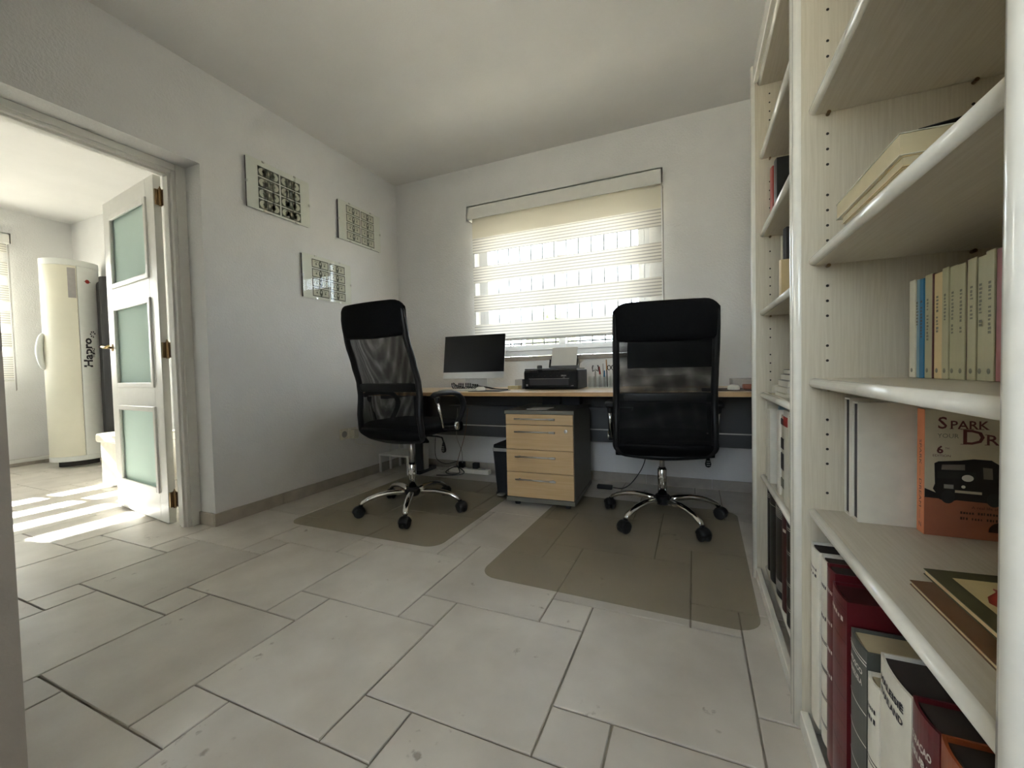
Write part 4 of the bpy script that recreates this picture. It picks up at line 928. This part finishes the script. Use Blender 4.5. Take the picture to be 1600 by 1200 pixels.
for sg in (-1, 1): MB().box(sg*.108-.004, sg*.108+.004, -.012, .006, 0, .065, TR).build('edge_guide', M['black'], tro)
sheet = MB().box(-.100, .100, -.004, -.003, .0, .165, TR).build('paper_sheet', M['paper'])
tag(sheet, 'blank sheet of paper standing in the printer tray', 'paper')
cpb = thing('ink_bottle', 'small black capped bottle behind the left corner of the printer', 'bottle', (-1.12, 3.12, DZ))
MB().lathe([(0, 0), (.028, 0), (.03, .01), (.03, .12), (.026, .135), (0, .135)], 18).build('body', M['black'], cpb, world=False, smooth=True)
MB().lathe([(0, .135), (.02, .135), (.02, .17), (.016, .176), (0, .176)], 18).build('cap', M['rubber'], cpb, world=False)
# tool holder, clear acrylic
th = thing('tool_holder', 'clear acrylic desk organiser holding pens and pliers, right of the printer', 'organiser', (-.585, 3.02, DZ))
for k in range(7): box('divider', M['glass'], -.70+.038*k, -.698+.038*k, 2.98, 3.06, DZ+.004, DZ+.085, th)
box('front_wall', M['glass'], -.70, -.47, 2.979, 2.981, DZ+.004, DZ+.075, th); box('back_wall', M['glass'], -.70, -.47, 3.059, 3.061, DZ+.004, DZ+.085, th)
box('base', M['bk_white'], -.70, -.47, 2.975, 3.065, DZ+.0005, DZ+.004, th)
def stick(name, label, cat, x, y, top, lean, mtip, mbody, r=.004, grp='pens and tools in the organiser'):
    root = thing(name, label, cat, (x, y, DZ+.005), 0, grp); b = Vector((x, y, DZ+.005)); t = Vector((x+lean, y+.01, DZ+top)); m_ = b.lerp(t, .62)
    MB().tube([b, m_], [r*.7, r], 8).build('shaft', M[mbody], root); MB().tube([m_, t], [r*1.3, r*.9], 8).build('grip', M[mtip], root)
stick('pen', 'pen with red grip in the organiser', 'pen', -.612, 3.02, .155, -.018, 'pencil_red', 'steel', .005)
stick('pen', 'pale slim pen behind the red one in the organiser', 'pen', -.600, 3.04, .175, -.006, 'greybox', 'greybox', .0035)
stick('brush', 'long wooden brush, tallest in the organiser', 'brush', -.572, 3.03, .205, -.008, 'wood_brush', 'black', .004)
stick('pen', 'blue pen low in the organiser', 'pen', -.590, 3.0, .125, .002, 'blue', 'steel', .0045)
stick('screwdriver', 'dark screwdriver at the chair end of the organiser', 'screwdriver', -.535, 3.02, .165, .022, 'black', 'steel', .005)
pl = thing('pliers', 'small open pliers standing at the printer end of the organiser', 'pliers', (-.655, 3.02, DZ), 0, 'pens and tools in the organiser')
for sg in (-1, 1):
    MB().tube([(-.655, 3.02, DZ+.135), (-.655+sg*.02, 3.02, DZ+.12), (-.655+sg*.022, 3.02, DZ+.15), (-.655+sg*.017, 3.02, DZ+.165)], .0042, 8).build('handle', M['black'], pl, smooth=True)
    MB().tube([(-.655, 3.02, DZ+.135), (-.655+sg*.004, 3.02, DZ+.005)], [.004, .003], 8).build('jaw', M['steel'], pl)
MB().tube([(-.655, 3.013, DZ+.135), (-.655, 3.027, DZ+.135)], .007, 10).build('pivot', M['steel'], pl)
sc_ = thing('scissors', 'scissors with pale loops at the chair end of the organiser', 'scissors', (-.545, 3.04, DZ), 0, 'pens and tools in the organiser')
for sg in (-1, 1):
    MB().tube([(-.548+sg*.014+.011*math.cos(t*.524), 3.045, DZ+.145+.017*math.sin(t*.524)) for t in range(12)], .003, 6, closed=True).build('finger_loop', M['coat'], sc_, smooth=True)
    MB().tube([(-.548+sg*.008, 3.045, DZ+.13), (-.548-sg*.005, 3.045, DZ+.005)], [.004, .002], 6).build('blade', M['steel'], sc_)

# ------------------------------------------------------------------ under the desk
pst = thing('power_strip', 'white multi-socket power strip on the floor under the desk', 'power strip', (-1.80, 3.16, 0))
box('body', M['bk_white'], -1.99, -1.60, 3.12, 3.175, .001, .042, pst, .006)
for k in range(5): MB().lathe([(0, 0), (.019, 0), (.019, .002), (0, .002)], 16, Matrix.Translation((-1.94+.07*k, 3.148, .042))).build('outlet', M['greybox'], pst)
for k, x_ in enumerate((-1.87, -1.73)): tag(box('power_adapter', M['black'], x_-.026, x_+.026, 3.125, 3.17, .0445, .095, None, .006), ['left black plug adapter on the power strip', 'right black plug adapter on the power strip'][k], 'adapter')
tag(box('network_box', M['bk_white'], -1.47, -1.37, 3.12, 3.2, .001, .045, None, .005), 'small white box on the floor between power strip and bin', 'box')
cable('thin pale cable hanging from the desk to the power strip', [(-1.86, 3.09, .60), (-1.87, 3.07, .35), (-1.83, 3.08, .2), (-1.85, 3.12, .09)], .003, 'cable_grey', grp='cables under the desk')
cable('thin brown cable hanging beside the pale one to the power strip', [(-1.76, 3.09, .60), (-1.78, 3.06, .36), (-1.84, 3.06, .18), (-1.90, 3.10, .06)], .003, 'oldbrown', grp='cables under the desk')
cable('black cable sagging from the desk leg to the power strip', [(-2.12, 3.12, .30), (-2.08, 3.06, .14), (-1.98, 3.05, .09), (-1.88, 3.08, .11)], .003, 'black', grp='cables under the desk')
cable('black tangle of cable lying before the power strip', [(-1.88, 3.08, .08), (-1.84, 3.05, .02), (-1.92, 3.02, .012), (-1.98, 3.06, .02), (-1.9, 3.09, .06), (-1.80, 3.06, .03), (-1.84, 3.03, .008), (-2.02, 2.97, .006)], .004, 'black', grp='cables under the desk')
cable('white cable along the floor from the power strip', [(-1.99, 3.14, .02), (-2.06, 3.11, .006), (-2.12, 3.16, .005)], .003, 'bk_white', grp='cables under the desk')
cable('black cable running from the right chair side to the floor adapter', [(-.30, 3.09, .36), (-.33, 3.05, .2), (-.40, 3.02, .08), (-.47, 3.03, .02), (-.545, 3.04, .015)], .003, 'black', grp='cables under the desk')
tag(box('power_adapter', M['black'], -.66, -.55, 3.02, 3.06, .001, .03, None, .006), 'black power adapter on the floor right of the drawer pedestal', 'adapter')
# low white shelf by the wall
sv = thing('step_shelf', 'low white two-tier metal shelf in the corner under the desk end', 'shelf', (-2.44, 3.05, 0))
for x_, y_, h_ in ((-2.575, 2.92, .15), (-2.575, 3.19, .40), (-2.275, 2.92, .15), (-2.275, 3.19, .40), (-2.575, 3.055, .40), (-2.275, 3.055, .40)): box('leg', M['white'], x_-.008, x_+.008, y_-.008, y_+.008, .0005, h_, sv)
box('lower_tier', M['white'], -2.585, -2.265, 2.91, 3.20, .150, .165, sv, .003); box('upper_tier', M['white'], -2.585, -2.265, 3.045, 3.20, .40, .415, sv, .003)
# wall socket and charger
ws = thing('wall_socket', 'white double wall socket on the left wall above the baseboard', 'socket', (XL, 2.53, .36))
box('plate', M['bk_white'], XL, XL+.009, 2.487, 2.573, .355, .441, ws, .003)
MB().lathe([(0, 0), (.026, 0), (.026, .002), (.02, .003), (0, .003)], 20, Matrix.Translation((XL+.009, 2.53, .398)) @ Matrix.Rotation(math.pi/2, 4, 'Y')).build('socket_ring', M['greybox'], ws)
box('second_plate', M['bk_white'], XL, XL+.009, 2.575, 2.661, .355, .441, ws, .003)
tag(box('plug_charger', M['bk_white'], XL+.0095, XL+.05, 2.595, 2.645, .352, .43, None, .006), 'white plug-in charger in the wall socket', 'charger')
cable('thin white charger cable along the left wall', [(XL+.03, 2.62, .352), (XL+.02, 2.65, .30), (XL+.012, 2.80, .265), (XL+.015, 2.88, .22)], .002, 'bk_white')

# ------------------------------------------------------------------ next room
cpos = Vector((-5.895, 2.162, 0)); nn = Vector((.945, -.327, 0)); pp = Vector((.327, .945, 0))
sb = thing('sunbed', 'tall upright cream and white sunbed in the next room', 'sunbed', cpos)
def plan(p): return .155*max(0, 1-(abs(p)/.215)**2.3)**.75
def tubp(p, z, off=0): return cpos+pp*p+nn*(plan(p)+off)+Vector((0, 0, z))
def shell(pa, pb, za, zb2, nm, m, off=0, n=14):
    s = MB(); ps = [pa+(pb-pa)*k/n for k in range(n+1)]
    fr_ = [tubp(p, 0, off) for p in ps]; bkp = [cpos+pp*pb+nn*(-.10), cpos+pp*pa+nn*(-.10)]
    o = [(v.x, v.y) for v in fr_+bkp]
    s.prism(o, lambda a, b: Vector((a, b, za)), lambda a, b: Vector((a, b, zb2)))
    return s.build(nm, m, sb, .004)
shell(-.212, .045, .115, 2.045, 'left_panel', M['cream']); shell(.047, .212, .115, 2.045, 'right_panel', M['tubwhite'])
shell(-.214, .214, 2.045, 2.105, 'top_cap', M['tubwhite'], .008); shell(-.214, .214, .065, .115, 'bottom_cap', M['tubwhite'], .008)
shell(-.15, .15, .0, .065, 'plinth', M['coat'], -.12)
# print on the curved skin
def curved(nm, m, pts, off=.002):
    s = MB(); s.add([tubp(p, z, off) for p, z in pts], [tuple(range(len(pts)))]); return s.build(nm, m, sb)
s = MB(); s.grid(lambda u, v: tubp(-.02+.058*u, 1.72+.30*v, .0025), 4, 2); s.build('information_label', M['greybox'], sb)
curved('badge', M['red'], [(.122+.017*math.cos(t), 1.90+.020*math.sin(t)) for t in [k*math.pi/8 for k in range(16)]], .004)
curved('badge_bar', M['billmid'], [(.097, 1.897), (.147, 1.893), (.147, 1.899), (.097, 1.903)], .003)
def lath(s_, size, p0, z0, wid):
    o = text(s_, size, (0, 0, 0), (1, 0, 0), (0, 1, 0), M['print'], sb, 'maker_lettering', world=False, wid=wid, bold=size*.035)
    for v in o.data.vertices:
        lx, ly = v.co.x, v.co.y; w_ = tubp(p0-ly, z0+lx, .003)-cpos; v.co = w_
    return o
lath('Hapro', .088, .128, 1.015, .30); lath('TOPAZ', .026, .150, 1.12, .10)
for k in range(6):
    a = R(20+52*k); curved('flower_mark', M['print'], [(.142+.006*math.cos(a), 1.36+.010*math.sin(a)), (.142+.022*math.cos(a-.3), 1.36+.036*math.sin(a-.3)), (.142+.022*math.cos(a+.3), 1.36+.036*math.sin(a+.3))], .003)
hpts = [tubp(-.208, 1.0+.36*t, .0)-pp*(.03*math.sin(math.pi*t)**.7) for t in [k/12 for k in range(13)]]
MB().tube(hpts, [.012]+[.016*math.sin(math.pi*k/12)**.5+.012 for k in range(1, 12)]+[.012], 10).build('side_handle', M['tubwhite'], sb, smooth=True)
# dark grey cloth filling the dark gap between sunbed and door
gb = thing('dark_cloth', 'dark grey cloth hanging on the wall behind the sunbed', 'bag', (-5.52, 2.34, .28))
MB().grid(lambda u, v: Vector((-5.75+.46*u, 2.33-.05*math.sin(math.pi*u)-.015*math.sin(u*19), .28+1.66*v-.08*(2*u-1)**2*v)), 16, 8).build('cloth', M['coat'], gb, smooth=True, solid=.02)
MB().tube([(-5.52, 2.32, 1.93), (-5.52, 2.32, 2.0), (-5.52, 2.41, 2.02)], .006, 8).build('hook', M['steel'], gb)
# white storage bench
wb = thing('storage_bench', 'white storage bench with padded lid behind the open door', 'bench', (-4.4, 2.0, 0))
box('body', M['bk_white'], -4.60, -4.12, 1.82, 2.18, .001, .355, wb, .004); box('lid', M['bk_white'], -4.63, -4.09, 1.795, 2.20, .357, .435, wb, .022, 4)
# white cupboard glimpsed behind the door
wc = thing('white_cupboard', 'white cupboard glimpsed through the gap at the door hinges', 'cupboard', (-3.45, 2.2, 0))
box('body', M['white'], -3.9, -3.0, 2.02, 2.40, .001, 1.0, wc, .003)
for k in range(3): 
    q = box('drawer', M['white'], -3.88, -3.02, 2.0, 2.02, .06+.31*k, .34+.31*k, wc, .004); box('handle', M['steel'], -3.5, -3.4, 1.985, 2.0, .21+.31*k, .22+.31*k, q)
tag(MB().lathe([(0, 0), (.05, 0), (.06, .03), (.06, .14), (.03, .2), (0, .2)], 16, Matrix.Translation((-3.15, 2.15, 1.001))).build('vase', M['blue'], smooth=True), 'blue vase on the white cupboard behind the door hinges', 'vase')

# ------------------------------------------------------------------ outdoors
struct(box('ground', M['terrace'], -60, 60, -50, 70, -.4, -.13))
gw = struct(box('garden_wall', M['garden_white'], -14, 10, 11.0, 11.25, -.13, 1.0))
def leaf_tree(label, x, y, h, rad, seed):
    rnd_ = random.Random(seed); root = thing('tree', label, 'tree', (x, y, -.13), 0, 'garden trees')
    MB().tube([(x, y, -.13), (x+.1, y, h*.45), (x, y, h*.75)], [.16, .11, .05], 8).build('trunk', M['trunk'], root)
    s = MB()
    for k in range(900):
        a = rnd_.uniform(0, 6.283); c = rnd_.uniform(-1, 1); q = rad*rnd_.random()**.4; sn = math.sqrt(1-c*c)
        p = Vector((x+q*sn*math.cos(a), y+q*sn*math.sin(a), h*.68+q*c*.8)); u = Vector((rnd_.uniform(-1, 1), rnd_.uniform(-1, 1), rnd_.uniform(-1, 1))).normalized(); v = u.orthogonal().normalized()*.09; u = u*.17
        s.add([p-u, p+v, p+u, p-v], [(0, 1, 2, 3)])
    f = s.build('foliage', M['leaf'], root); f['kind'] = 'stuff'
for k, (x, y, h, rd) in enumerate(((-9.4, 17, 3.5, 1.3), (-6.6, 20, 3.4, 1.2), (-5.2, 16, 3.5, 1.1))):
    leaf_tree(['tree seen through the blind, leftmost behind the computer', 'middle tree seen through the blind', 'tree seen through the blind beside the window mullion'][k], x, y, h, rd, k)
